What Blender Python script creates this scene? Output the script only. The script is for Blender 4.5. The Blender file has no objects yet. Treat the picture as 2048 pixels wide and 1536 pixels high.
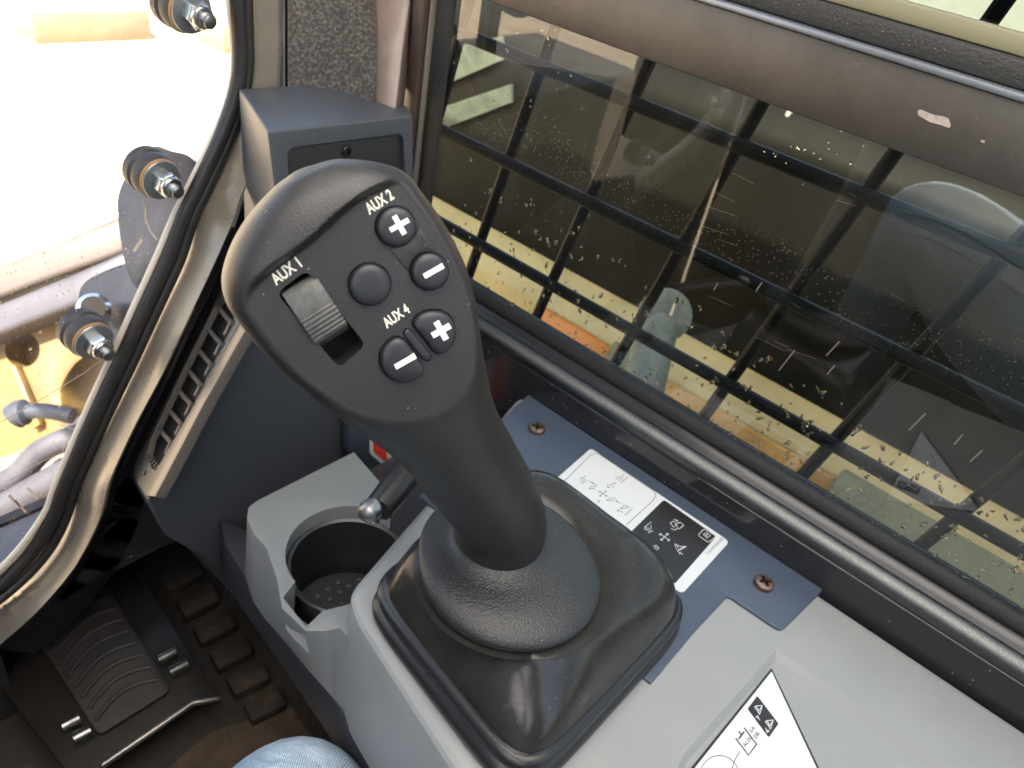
import bpy, bmesh, math, random
from mathutils import Vector, Matrix, noise
random.seed(7)
D = bpy.data
SC = bpy.context.scene
COL = SC.collection

# ------------------------------------------------------------------ camera
F = 1514.0
def unit(v): v = Vector(v); v.normalize(); return v
Yc = unit((-2533, -1676, F))          # vehicle forward seen by the camera (right, down, ahead)
Xc = unit((1415, -771, F))            # vehicle right
Xc = unit(Xc - Yc * Xc.dot(Yc))
Zc = Xc.cross(Yc)
CR = Vector((Xc.x, Yc.x, Zc.x)); CD = Vector((Xc.y, Yc.y, Zc.y)); CF = Vector((Xc.z, Yc.z, Zc.z))
CAM = Vector((-0.242, -0.1077, 0.34))
cd = D.cameras.new('camera'); co = D.objects.new('camera', cd); COL.objects.link(co)
co.matrix_world = Matrix(((CR.x, -CD.x, -CF.x, CAM.x), (CR.y, -CD.y, -CF.y, CAM.y), (CR.z, -CD.z, -CF.z, CAM.z), (0, 0, 0, 1)))
cd.sensor_width = 36; cd.lens = 36 * F / 2048; cd.clip_start = 0.01; cd.clip_end = 800
cd.dof.use_dof = True; cd.dof.focus_distance = 0.31; cd.dof.aperture_fstop = 20
SC.camera = co

def ray(px, py): return CR * (px - 1024) + CD * (py - 768) + CF * F
def cam(px, py, d): return CAM + ray(px, py) * (d / F)
def onp(px, py, p0, n):
    r = ray(px, py); n = Vector(n); return CAM + r * ((Vector(p0) - CAM).dot(n) / r.dot(n))
def onz(px, py, z=0.0): return onp(px, py, (0, 0, z), (0, 0, 1))
def onx(px, py, x): return onp(px, py, (x, 0, 0), (1, 0, 0))
def ony(px, py, y): return onp(px, py, (0, y, 0), (0, 1, 0))

# ------------------------------------------------------------------ light
SUN_EL, SUN_AZ = math.radians(60), math.radians(250)     # azimuth clockwise from +Y: from behind-left
w = D.worlds.new('World'); SC.world = w; w.use_nodes = True
nt = w.node_tree; nt.nodes.clear()
sky = nt.nodes.new('ShaderNodeTexSky'); sky.sky_type = 'NISHITA'; sky.sun_disc = False
sky.sun_elevation = SUN_EL; sky.sun_rotation = SUN_AZ; sky.dust_density = 4.0; sky.ozone_density = 0.4
bg = nt.nodes.new('ShaderNodeBackground'); bg.inputs[1].default_value = 0.15
wo = nt.nodes.new('ShaderNodeOutputWorld')
nt.links.new(sky.outputs[0], bg.inputs[0]); nt.links.new(bg.outputs[0], wo.inputs[0])
sd = Vector((math.sin(SUN_AZ) * math.cos(SUN_EL), math.cos(SUN_AZ) * math.cos(SUN_EL), math.sin(SUN_EL)))
sl = D.lights.new('sun', 'SUN'); sl.energy = 5.0; sl.angle = math.radians(0.5); sl.color = (1.0, 0.93, 0.82)
so = D.objects.new('sun', sl); COL.objects.link(so)
so.rotation_euler = sd.to_track_quat('Z', 'Y').to_euler()
SC.view_settings.view_transform = 'Standard'; SC.view_settings.look = 'None'
SC.view_settings.exposure = 2.25; SC.view_settings.gamma = 1
SC.cycles.max_bounces = 10; SC.cycles.transparent_max_bounces = 24
SC.cycles.caustics_reflective = False; SC.cycles.caustics_refractive = False
SC.cycles.sample_clamp_indirect = 6

# ------------------------------------------------------------------ materials
MATS = {}
def mat(name, col, rough=0.5, metal=0.0, bump=0.0, bscale=1500, coat=0.0, dust=0.0, dustcol=(0.45, 0.4, 0.33),
        dscale=900, spec=0.5, mottle=0.0, mscale=30, mcol=None, rvar=0.0, sheen=0.0, blotch=None, bdetail=2.0):
    if name in MATS: return MATS[name]
    m = D.materials.new(name); m.use_nodes = True; MATS[name] = m
    n = m.node_tree.nodes; l = m.node_tree.links; p = n['Principled BSDF']
    p.inputs['Base Color'].default_value = (*col, 1); p.inputs['Roughness'].default_value = rough
    p.inputs['Metallic'].default_value = metal; p.inputs['Specular IOR Level'].default_value = spec
    p.inputs['Coat Weight'].default_value = coat; p.inputs['Coat Roughness'].default_value = 0.08
    if sheen: p.inputs['Sheen Weight'].default_value = sheen
    tc = n.new('ShaderNodeTexCoord'); cur = None
    def nz(scale, detail=2.0, rough_=0.5):
        t = n.new('ShaderNodeTexNoise'); t.inputs['Scale'].default_value = scale
        t.inputs['Detail'].default_value = detail; t.inputs['Roughness'].default_value = rough_
        l.new(tc.outputs['Object'], t.inputs['Vector']); return t
    def ramp(a, b, src):
        r = n.new('ShaderNodeMapRange'); r.inputs[1].default_value = a; r.inputs[2].default_value = b
        l.new(src, r.inputs[0]); return r.outputs[0]
    def mix(fac, a, b):
        x = n.new('ShaderNodeMix'); x.data_type = 'RGBA'
        if isinstance(fac, float): x.inputs[0].default_value = fac
        else: l.new(fac, x.inputs[0])
        for k, v in ((6, a), (7, b)):
            if isinstance(v, tuple): x.inputs[k].default_value = (*v, 1)
            else: l.new(v, x.inputs[k])
        return x.outputs[2]
    cur = tuple(col)
    if mottle:
        t = nz(mscale, 6, 0.62)
        cur = mix(ramp(0.5 - 0.5 * (1 - mottle) , 0.5 + 0.22, t.outputs[0]), cur, tuple(mcol or [c * 1.8 + 0.02 for c in col]))
    if blotch:                              # (scale, threshold, colour)
        t = nz(blotch[0], 8, 0.7)
        cur = mix(ramp(blotch[1], blotch[1] + 0.07, t.outputs[0]), cur, tuple(blotch[2]))
    if dust:
        v = n.new('ShaderNodeTexVoronoi'); v.inputs['Scale'].default_value = dscale
        l.new(tc.outputs['Object'], v.inputs['Vector'])
        msk = ramp(0.13, 0.05, v.outputs['Distance'])
        t = n.new('ShaderNodeSeparateColor'); l.new(v.outputs['Color'], t.inputs[0])
        k = ramp(1 - dust, 1 - dust + 0.01, t.outputs[0])
        mm = n.new('ShaderNodeMath'); mm.operation = 'MULTIPLY'; l.new(msk, mm.inputs[0]); l.new(k, mm.inputs[1])
        cur = mix(mm.outputs[0], cur, tuple(dustcol))
        # the specks are matt
        rr = n.new('ShaderNodeMapRange'); rr.inputs[3].default_value = rough; rr.inputs[4].default_value = 0.9
        l.new(mm.outputs[0], rr.inputs[0]); l.new(rr.outputs[0], p.inputs['Roughness'])
    elif rvar:
        t = nz(mscale * 1.3, 6, 0.6)
        rr = n.new('ShaderNodeMapRange'); rr.inputs[1].default_value = 0.35; rr.inputs[2].default_value = 0.65
        rr.inputs[3].default_value = rough; rr.inputs[4].default_value = min(1, rough + rvar)
        l.new(t.outputs[0], rr.inputs[0]); l.new(rr.outputs[0], p.inputs['Roughness'])
    if not isinstance(cur, tuple): l.new(cur, p.inputs['Base Color'])
    if bump:
        t = nz(bscale, bdetail, 0.5)
        b = n.new('ShaderNodeBump'); b.inputs['Strength'].default_value = bump; b.inputs['Distance'].default_value = 0.6 / bscale
        l.new(t.outputs[0], b.inputs['Height']); l.new(b.outputs[0], p.inputs['Normal'])
    return m

def glass_mat(name, tint, ior=1.45, dirt=0.0, dscale=900, haze=0.0, hcol=(0.5, 0.48, 0.42), rough=0.0, boost=1.0):
    m = D.materials.new(name); m.use_nodes = True; n = m.node_tree.nodes; l = m.node_tree.links
    n.clear(); out = n.new('ShaderNodeOutputMaterial')
    tr = n.new('ShaderNodeBsdfTransparent'); tr.inputs[0].default_value = (*tint, 1)
    gl = n.new('ShaderNodeBsdfGlossy'); gl.inputs['Roughness'].default_value = rough
    fr = n.new('ShaderNodeFresnel'); fr.inputs[0].default_value = ior
    mx = n.new('ShaderNodeMixShader')
    src = fr.outputs[0]
    if boost != 1.0:
        mu = n.new('ShaderNodeMath'); mu.operation = 'MULTIPLY'; mu.use_clamp = True; mu.inputs[1].default_value = boost
        l.new(src, mu.inputs[0]); src = mu.outputs[0]
    l.new(src, mx.inputs[0]); l.new(tr.outputs[0], mx.inputs[1]); l.new(gl.outputs[0], mx.inputs[2])
    last = mx.outputs[0]
    if dirt or haze:
        tc = n.new('ShaderNodeTexCoord')
        v = n.new('ShaderNodeTexVoronoi'); v.inputs['Scale'].default_value = dscale
        l.new(tc.outputs['Object'], v.inputs['Vector'])
        r1 = n.new('ShaderNodeMapRange'); r1.inputs[1].default_value = 0.22; r1.inputs[2].default_value = 0.1
        l.new(v.outputs['Distance'], r1.inputs[0])
        s = n.new('ShaderNodeSeparateColor'); l.new(v.outputs['Color'], s.inputs[0])
        r2 = n.new('ShaderNodeMapRange'); r2.inputs[1].default_value = 1 - dirt; r2.inputs[2].default_value = 1 - dirt + 0.02
        # clusters of dirt
        nz = n.new('ShaderNodeTexNoise'); nz.inputs['Scale'].default_value = 9; nz.inputs['Detail'].default_value = 4
        l.new(tc.outputs['Object'], nz.inputs['Vector'])
        ad = n.new('ShaderNodeMath'); ad.operation = 'MULTIPLY_ADD'; ad.inputs[1].default_value = 0.5; ad.inputs[2].default_value = -0.25
        l.new(nz.outputs[0], ad.inputs[0])
        a2 = n.new('ShaderNodeMath'); l.new(s.outputs[0], a2.inputs[0]); l.new(ad.outputs[0], a2.inputs[1])
        l.new(a2.outputs[0], r2.inputs[0])
        mm = n.new('ShaderNodeMath'); mm.operation = 'MULTIPLY'; l.new(r1.outputs[0], mm.inputs[0]); l.new(r2.outputs[0], mm.inputs[1])
        nh = n.new('ShaderNodeTexNoise'); nh.inputs['Scale'].default_value = 14; nh.inputs['Detail'].default_value = 9; nh.inputs['Roughness'].default_value = 0.65
        l.new(tc.outputs['Object'], nh.inputs['Vector'])
        r3 = n.new('ShaderNodeMapRange'); r3.inputs[1].default_value = 0.4; r3.inputs[2].default_value = 0.75; r3.inputs[4].default_value = haze * 2
        l.new(nh.outputs[0], r3.inputs[0])
        mxx = n.new('ShaderNodeMath'); mxx.operation = 'MAXIMUM'; l.new(mm.outputs[0], mxx.inputs[0]); l.new(r3.outputs[0], mxx.inputs[1])
        df = n.new('ShaderNodeBsdfDiffuse'); df.inputs[0].default_value = (*hcol, 1)
        tl = n.new('ShaderNodeBsdfTranslucent'); tl.inputs[0].default_value = (*hcol, 1)
        ds = n.new('ShaderNodeAddShader'); l.new(df.outputs[0], ds.inputs[0]); l.new(tl.outputs[0], ds.inputs[1])
        m2 = n.new('ShaderNodeMixShader'); l.new(mxx.outputs[0], m2.inputs[0]); l.new(last, m2.inputs[1]); l.new(df.outputs[0], m2.inputs[2])
        last = m2.outputs[0]
    l.new(last, out.inputs[0]); MATS[name] = m; return m

M_grip = mat('grip_plastic', (0.0125, 0.012, 0.0122), 0.44, mottle=0.4, mscale=60, mcol=(0.020, 0.019, 0.0185), bump=0.4, bscale=1500, dust=0.09, dscale=480)
M_button = mat('button_rubber', (0.013, 0.0145, 0.0175), 0.42, bump=0.08, bscale=2200, dust=0.02, dscale=600)
M_roller = mat('roller_plastic', (0.05, 0.053, 0.055), 0.5, bump=0.2, bscale=2200, mottle=0.7, mscale=300, mcol=(0.11, 0.106, 0.09))
M_recess = mat('recess_shade', (0.006, 0.006, 0.006), 0.7, spec=0.1)  # near-black paints shade inside slots, sockets and the vent
M_print = mat('white_print', (0.8, 0.8, 0.76), 0.5, blotch=(900, 0.6, (0.5, 0.49, 0.46)))
M_cream = mat('cream_print', (0.7, 0.68, 0.56), 0.55, blotch=(1100, 0.56, (0.36, 0.34, 0.28)))
M_collar = mat('collar_plastic', (0.020, 0.0205, 0.021), 0.33, bump=0.9, bscale=1100)
M_boot = mat('boot_rubber', (0.010, 0.0105, 0.011), 0.2, spec=0.3, mottle=0.1, mscale=60, mcol=(0.03, 0.029, 0.026), blotch=(70, 0.60, (0.04, 0.039, 0.034)), dust=0.10, dscale=700, bump=0.05, bscale=900)
M_bellow = mat('bellow_rubber', (0.014, 0.014, 0.015), 0.33, bump=0.15, bscale=700)
M_console = mat('console_grey', (0.215, 0.228, 0.232), 0.42, mottle=0.35, mscale=22, mcol=(0.25, 0.258, 0.25), bump=0.12, bscale=900, dust=0.05, dscale=450, dustcol=(0.5, 0.5, 0.46))
M_trim = mat('trim_blue_grey', (0.048, 0.064, 0.092), 0.34, bump=0.05, bscale=900, dust=0.02, dscale=500)
M_cup = mat('cup_holder_grey', (0.175, 0.188, 0.193), 0.4, bump=0.1, bscale=900)
M_housing = mat('housing_slate', (0.052, 0.058, 0.068), 0.46, bump=0.15, bscale=1100, dust=0.01, dscale=400)
M_black = mat('black_plastic', (0.014, 0.014, 0.015), 0.42, bump=0.1)
M_gloss = mat('black_gloss_paint', (0.016, 0.016, 0.018), 0.12, bump=0.02, bscale=400, dust=0.03, dscale=300)
M_vent = mat('vent_plastic', (0.075, 0.066, 0.056), 0.35, bump=0.08)
M_frame = mat('frame_paint', (0.12, 0.105, 0.09), 0.24, metal=0.3, mottle=0.4, mscale=14, mcol=(0.26, 0.225, 0.17), rvar=0.2, blotch=(26, 0.64, (0.03, 0.035, 0.05)))
M_rail = mat('rail_paint', (0.11, 0.113, 0.11), 0.25, metal=1.0, bump=0.9, bscale=2000, dust=0.04, dscale=500)
M_bar = mat('crossbar_paint', (0.10, 0.09, 0.081), 0.46, mottle=0.5, mscale=35, mcol=(0.135, 0.12, 0.105), metal=0.85, bump=0.1, bscale=1400, dust=0.12, dscale=330, dustcol=(0.3, 0.25, 0.2))
M_rubber = mat('seal_rubber', (0.02, 0.019, 0.018), 0.42, bump=0.25, bscale=500, dust=0.06, dscale=600)
M_dusty = mat('dusty_seal', (0.02, 0.02, 0.019), 0.6, bump=0.8, bscale=800, dust=0.45, dscale=420, dustcol=(0.28, 0.24, 0.2))
M_lip = mat('seal_lip_pale', (0.55, 0.5, 0.42), 0.35)
M_zinc = mat('zinc', (0.62, 0.64, 0.62), 0.25, metal=1.0, bump=0.1, bscale=500, mottle=0.4, mscale=90, mcol=(0.4, 0.43, 0.42))
M_thread = mat('thread_steel', (0.2, 0.21, 0.21), 0.4, metal=1.0)
M_screw = mat('bronze_screw', (0.13, 0.09, 0.075), 0.32, metal=0.9, bump=0.2, bscale=900, mottle=0.5, mscale=350, mcol=(0.35, 0.22, 0.16))
M_carpet = mat('carpet', (0.045, 0.04, 0.036), 0.95, bump=1.0, bscale=900, mottle=0.9, mscale=420, mcol=(0.15, 0.135, 0.12), spec=0.1, sheen=0.15)
M_wire = mat('guard_black', (0.006, 0.006, 0.006), 0.6, spec=0.2)
M_red = mat('decal_red', (0.62, 0.045, 0.03), 0.4)
M_white = mat('decal_white', (0.56, 0.58, 0.58), 0.3, coat=0.2)
M_ink = mat('decal_black', (0.016, 0.015, 0.015), 0.3)
M_mat = mat('floor_rubber', (0.018, 0.015, 0.012), 0.7, bump=0.4, bscale=300, mottle=0.7, mscale=16, mcol=(0.03, 0.022, 0.015), blotch=(13, 0.58, (0.085, 0.052, 0.03)))
M_floor = mat('floor_paint', (0.016, 0.013, 0.011), 0.6, mottle=0.6, mscale=12, mcol=(0.028, 0.02, 0.015), blotch=(9, 0.57, (0.075, 0.048, 0.03)), bump=0.3, bscale=250)
M_pedal = mat('pedal_steel', (0.012, 0.0115, 0.011), 0.42, mottle=0.6, mscale=20, mcol=(0.024, 0.021, 0.018), bump=0.2, bscale=400, spec=0.25)
M_tread = mat('pedal_rubber', (0.017, 0.015, 0.014), 0.6, mottle=0.7, mscale=22, mcol=(0.034, 0.03, 0.028))
M_shiny = mat('worn_steel', (0.42, 0.4, 0.38), 0.36, metal=1.0)
M_matdots = mat('studded_rubber', (0.025, 0.024, 0.02), 0.6, mottle=0.7, mscale=150, mcol=(0.032, 0.031, 0.028))
M_yellow = mat('machine_yellow', (0.26, 0.155, 0.035), 0.5, mottle=0.6, mscale=14, mcol=(0.12, 0.08, 0.04))
M_orange = mat('machine_orange', (0.55, 0.17, 0.005), 0.35, mottle=0.4, mscale=12, mcol=(0.35, 0.14, 0.02))
M_pale = mat('dusty_yellow_deck', (0.40, 0.33, 0.16), 0.6, mottle=0.6, mscale=14, mcol=(0.28, 0.23, 0.11))
M_dark = mat('machine_black', (0.004, 0.004, 0.0035), 0.6, mottle=0.5, mscale=8, mcol=(0.008, 0.0075, 0.006), spec=0.1)
M_plast = mat('bracket_plastic', (0.07, 0.065, 0.065), 0.35, mottle=0.4, mscale=20)
M_concrete = mat('yard_concrete', (0.50, 0.39, 0.24), 0.85, mottle=0.6, mscale=1.5, mcol=(0.58, 0.47, 0.33), blotch=(2.2, 0.57, (0.36, 0.26, 0.13)))
M_seat = mat('seat_fabric', (0.03, 0.03, 0.032), 0.9, bump=0.6, bscale=500)
M_cab = mat('cab_lining', (0.16, 0.15, 0.14), 0.7)
M_cabout = mat('cab_paint', (0.03, 0.03, 0.03), 0.4)
M_shirt = mat('shirt_cloth', (0.10, 0.14, 0.2), 0.9, bump=0.5, bscale=900)
M_skin = mat('skin', (0.5, 0.3, 0.22), 0.5)
M_hair = mat('hair', (0.05, 0.03, 0.02), 0.6)
M_boots = mat('work_boot_leather', (0.12, 0.07, 0.04), 0.6)

def denim():
    m = D.materials.new('denim'); m.use_nodes = True; n = m.node_tree.nodes; l = m.node_tree.links; p = n['Principled BSDF']
    tc = n.new('ShaderNodeTexCoord')
    mp = n.new('ShaderNodeMapping'); mp.inputs['Rotation'].default_value = (0.2, 0.3, 0.75); l.new(tc.outputs['Object'], mp.inputs[0])
    w1 = n.new('ShaderNodeTexWave'); w1.inputs['Scale'].default_value = 260; w1.inputs['Distortion'].default_value = 2.0; w1.inputs['Detail'].default_value = 3; w1.inputs['Detail Scale'].default_value = 2
    l.new(mp.outputs[0], w1.inputs[0])
    nz = n.new('ShaderNodeTexNoise'); nz.inputs['Scale'].default_value = 1100; nz.inputs['Detail'].default_value = 2; l.new(tc.outputs['Object'], nz.inputs[0])
    n2 = n.new('ShaderNodeTexNoise'); n2.inputs['Scale'].default_value = 14; n2.inputs['Detail'].default_value = 5; l.new(tc.outputs['Object'], n2.inputs[0])
    mu = n.new('ShaderNodeMath'); mu.operation = 'MULTIPLY'; l.new(w1.outputs[0], mu.inputs[0]); l.new(nz.outputs[0], mu.inputs[1])
    ad = n.new('ShaderNodeMath'); ad.operation = 'ADD'; l.new(mu.outputs[0], ad.inputs[0]); l.new(n2.outputs[0], ad.inputs[1])
    r = n.new('ShaderNodeValToRGB'); r.color_ramp.elements[0].position = 0.45; r.color_ramp.elements[0].color = (0.13, 0.24, 0.36, 1)
    r.color_ramp.elements[1].position = 1.1; r.color_ramp.elements[1].color = (0.56, 0.68, 0.76, 1)
    l.new(ad.outputs[0], r.inputs[0]); l.new(r.outputs[0], p.inputs['Base Color']); p.inputs['Roughness'].default_value = 0.9
    b = n.new('ShaderNodeBump'); b.inputs['Strength'].default_value = 0.6; b.inputs['Distance'].default_value = 0.0006
    l.new(mu.outputs[0], b.inputs['Height'])
    n3 = n.new('ShaderNodeTexNoise'); n3.inputs['Scale'].default_value = 38; n3.inputs['Detail'].default_value = 2; n3.inputs['Distortion'].default_value = 1.2; l.new(tc.outputs['Object'], n3.inputs[0])
    b2 = n.new('ShaderNodeBump'); b2.inputs['Strength'].default_value = 0.5; b2.inputs['Distance'].default_value = 0.008; l.new(n3.outputs[0], b2.inputs['Height']); l.new(b.outputs[0], b2.inputs['Normal'])
    l.new(b2.outputs[0], p.inputs['Normal']); MATS['denim'] = m; return m
M_denim = denim()
def water_mat():
    m = D.materials.new('water_drop'); m.use_nodes = True; p = m.node_tree.nodes['Principled BSDF']
    p.inputs['Transmission Weight'].default_value = 1; p.inputs['IOR'].default_value = 1.33; p.inputs['Roughness'].default_value = 0.0
    p.inputs['Base Color'].default_value = (0.97, 0.95, 0.85, 1); return m
M_water = water_mat()
M_wglass = glass_mat('windshield_glass', (0.97, 0.97, 0.96), 1.4, dirt=0.10, dscale=420, haze=0.045, hcol=(0.75, 0.6, 0.42))  # warm haze on the dust film also paints glare over the view
M_sglass = glass_mat('side_glass', (0.80, 0.82, 0.68), 1.5, dirt=0.14, dscale=700, haze=0.022, hcol=(0.34, 0.32, 0.26), boost=2.1)
M_uglass = glass_mat('upper_glass', (0.16, 0.22, 0.23), 1.5, dirt=0.06, dscale=500, boost=1.2)

# ------------------------------------------------------------------ mesh helpers
def link(o, parent=None):
    COL.objects.link(o)
    if parent is not None: o.parent = parent
    return o
ROOT = {}
def rootloc(parent):
    while parent is not None and parent.parent is not None: parent = parent.parent
    return Vector(parent.location) if parent is not None else Vector((0, 0, 0))
def thing(name, label, cat, loc=(0, 0, 0), group=None, kind=None):
    o = D.objects.new(name, None); o.location = loc; o.empty_display_size = 0.01; COL.objects.link(o)
    o['label'] = label; o['category'] = cat
    if group: o['group'] = group
    if kind: o['kind'] = kind
    return o
def tag(o, label=None, cat=None, group=None, kind=None):
    for k, v in (('label', label), ('category', cat), ('group', group), ('kind', kind)):
        if v: o[k] = v
    return o
def bake(me, mods):
    """apply modifiers given as (type, dict) to a mesh datablock"""
    t = D.objects.new('tmp', me); COL.objects.link(t)
    for ty, kw in mods:
        md = t.modifiers.new('m', ty)
        for k, v in kw.items(): setattr(md, k, v)
    dg = bpy.context.evaluated_depsgraph_get(); dg.update()
    r = D.meshes.new_from_object(t.evaluated_get(dg))
    D.objects.remove(t); return r
def obj(name, verts, faces, m, parent=None, smooth=True, bevel=0, seg=2, sub=0, label=None, angle=0.6, weld=False):
    """verts in world coordinates"""
    me = D.meshes.new(name); L = rootloc(parent)
    me.from_pydata([tuple(Vector(v) - L) for v in verts], [], faces)
    bm = bmesh.new(); bm.from_mesh(me)
    if weld: bmesh.ops.remove_doubles(bm, verts=bm.verts, dist=1e-6)
    bmesh.ops.recalc_face_normals(bm, faces=bm.faces); bm.to_mesh(me); bm.free()
    mods = []
    if bevel: mods.append(('BEVEL', dict(width=bevel, segments=seg, limit_method='ANGLE', angle_limit=0.5)))
    if sub: mods.append(('SUBSURF', dict(levels=sub, render_levels=sub)))
    if mods: me = bake(me, mods)
    me.name = name
    me.materials.clear(); me.materials.append(m)
    if smooth:
        me.polygons.foreach_set('use_smooth', [True] * len(me.polygons)); me.set_sharp_from_angle(angle=angle)
    o = D.objects.new(name, me); link(o, parent)
    if label: o['label'] = label
    return o
def boolean(o, cutter, op='DIFFERENCE', angle=0.6):
    me = bake(o.data, [('BOOLEAN', dict(operation=op, object=cutter, solver='EXACT'))])
    o.data = me
    m = me.materials[0] if len(me.materials) else None
    D.objects.remove(cutter)
    me.polygons.foreach_set('use_smooth', [True] * len(me.polygons)); me.set_sharp_from_angle(angle=angle)
    return o
def prism_data(poly, vec, both=False):
    n = len(poly); vec = Vector(vec)
    a = [Vector(p) for p in poly]; b = [p + vec for p in a]
    if both: a = [p - vec for p in a]
    f = [tuple(range(n)), tuple(range(2 * n - 1, n - 1, -1))] + [(i, i + n, (i + 1) % n + n, (i + 1) % n) for i in range(n)]
    return a + b, f
def prism(name, poly, vec, m, parent=None, **k):
    v, f = prism_data(poly, vec); return obj(name, v, f, m, parent, **k)
def frame_of(d):
    d = unit(d); a = Vector((0, 0, 1)) if abs(d.z) < 0.9 else Vector((1, 0, 0))
    x = unit(a.cross(d)); return x, d.cross(x)
def box(name, lo, hi, m, parent=None, bevel=0.0, **k):
    x0, y0, z0 = lo; x1, y1, z1 = hi
    return prism(name, [(x0, y0, z0), (x1, y0, z0), (x1, y1, z0), (x0, y1, z0)], (0, 0, z1 - z0), m, parent, bevel=bevel, **k)
def tube(name, pts, r, m, parent=None, n=14, cap=True, closed=False, up=None, prof=None, **k):
    pts = [Vector(p) for p in pts]; N = len(pts); vs = []; fs = []
    rs = r if isinstance(r, (list, tuple)) else [r] * N
    pr = prof or [(math.cos(2 * math.pi * i / n), math.sin(2 * math.pi * i / n)) for i in range(n)]
    n = len(pr); px = None
    for i, p in enumerate(pts):
        if closed: d = pts[(i + 1) % N] - pts[i - 1]
        else: d = pts[min(i + 1, N - 1)] - pts[max(i - 1, 0)]
        d.normalize()
        if up is not None: x = unit(Vector(up) - d * Vector(up).dot(d))
        elif px is None: x, _ = frame_of(d)
        else: x = unit(px - d * px.dot(d))
        px = x; y = d.cross(x)
        for a, b in pr: vs.append(p + (x * a + y * b) * rs[i])
    for i in range(N if closed else N - 1):
        j = (i + 1) % N
        for q in range(n): fs.append((i * n + q, i * n + (q + 1) % n, j * n + (q + 1) % n, j * n + q))
    if cap and not closed: fs += [tuple(range(n)), tuple(range((N - 1) * n, N * n))]
    return obj(name, vs, fs, m, parent, **k)
def lathe_data(prof, c, axis, n=32, arc=None):
    x, y = frame_of(axis); z = unit(axis); c = Vector(c); vs = []; fs = []
    for r, h in prof:
        for i in range(n):
            t = 2 * math.pi * i / n; vs.append(c + (x * math.cos(t) + y * math.sin(t)) * r + z * h)
    for k in range(len(prof) - 1):
        for i in range(n): fs.append((k * n + i, k * n + (i + 1) % n, (k + 1) * n + (i + 1) % n, (k + 1) * n + i))
    fs += [tuple(range(n - 1, -1, -1)), tuple(range((len(prof) - 1) * n, len(prof) * n))]
    return vs, fs
def lathe(name, prof, c, axis, m, parent=None, n=32, **k):
    v, f = lathe_data(prof, c, axis, n); return obj(name, v, f, m, parent, **k)
def cutter(verts, faces, parentloc=(0, 0, 0)):
    me = D.meshes.new('cut'); L = Vector(parentloc)
    me.from_pydata([tuple(Vector(v) - L) for v in verts], [], faces)
    bm = bmesh.new(); bm.from_mesh(me); bmesh.ops.recalc_face_normals(bm, faces=bm.faces); bm.to_mesh(me); bm.free()
    o = D.objects.new('cut', me); COL.objects.link(o); return o
def smooth_poly(pts, n=6, closed=True):
    """Catmull-Rom through points (2-D tuples or Vectors)"""
    P = [Vector(p) for p in pts]; N = len(P); out = []
    rng = range(N) if closed else range(N - 1)
    for i in rng:
        p0 = P[(i - 1) % N] if closed or i > 0 else P[0]; p1 = P[i]; p2 = P[(i + 1) % N]
        p3 = P[(i + 2) % N] if closed or i + 2 < N else P[N - 1]
        for k in range(n):
            t = k / n
            out.append(0.5 * ((2 * p1) + (p2 - p0) * t + (2 * p0 - 5 * p1 + 4 * p2 - p3) * t * t + (3 * p1 - p0 - 3 * p2 + p3) * t ** 3))
    if not closed: out.append(P[-1])
    return out
def round_poly(pts, r, n=5):
    """fillet the corners of a polygon of Vectors (r: radius or list)"""
    P = [Vector(p) for p in pts]; N = len(P); out = []
    for i in range(N):
        rr = r[i] if isinstance(r, (list, tuple)) else r
        a, b, c = P[i - 1], P[i], P[(i + 1) % N]
        if rr <= 0: out.append(b); continue
        u = a - b; v = c - b; q = min(rr, u.length * 0.45, v.length * 0.45); u.normalize(); v.normalize()
        s, e = b + u * q, b + v * q
        for k in range(n + 1):
            t = k / n; out.append(s * (1 - t) ** 2 + b * 2 * t * (1 - t) + e * t * t)
    return out
def ribbon(pl, wdt, nrm, lift=0.0):
    """flat stroke along a polyline lying in a plane with normal nrm"""
    pl = [Vector(p) for p in pl]; nrm = unit(nrm); vs = []; fs = []
    for i, p in enumerate(pl):
        d = unit(pl[min(i + 1, len(pl) - 1)] - pl[max(i - 1, 0)]); s = unit(nrm.cross(d)) * wdt * 0.5
        vs += [p - s + nrm * lift, p + s + nrm * lift]
    for i in range(len(pl) - 1): fs.append((2 * i, 2 * i + 1, 2 * i + 3, 2 * i + 2))
    return vs, fs
def merge(datas):
    V = []; Fs = []
    for v, f in datas:
        o = len(V); V += list(v); Fs += [tuple(i + o for i in q) for q in f]
    return V, Fs
def slab_strokes(name, lines, wdt, nrm, m, parent, thick=0.00006, lift=0.0):
    """each line a thin raised print stroke"""
    datas = []
    for pl in lines:
        v, f = ribbon(pl, wdt, nrm, lift); n = len(v); up = unit(nrm) * thick
        v2 = v + [Vector(p) + up for p in v]
        f2 = [tuple(i + n for i in q) for q in f] + list(f)
        k = len(pl)
        for i in range(k - 1):
            f2 += [(2 * i, 2 * i + 2, 2 * i + 2 + n, 2 * i + n), (2 * i + 1, 2 * i + 3, 2 * i + 3 + n, 2 * i + 1 + n)]
        f2 += [(0, 1, 1 + n, n), (2 * k - 2, 2 * k - 1, 2 * k - 1 + n, 2 * k - 2 + n)]
        datas.append((v2, f2))
    v, f = merge(datas); return obj(name, v, f, m, parent, smooth=False)
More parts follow.
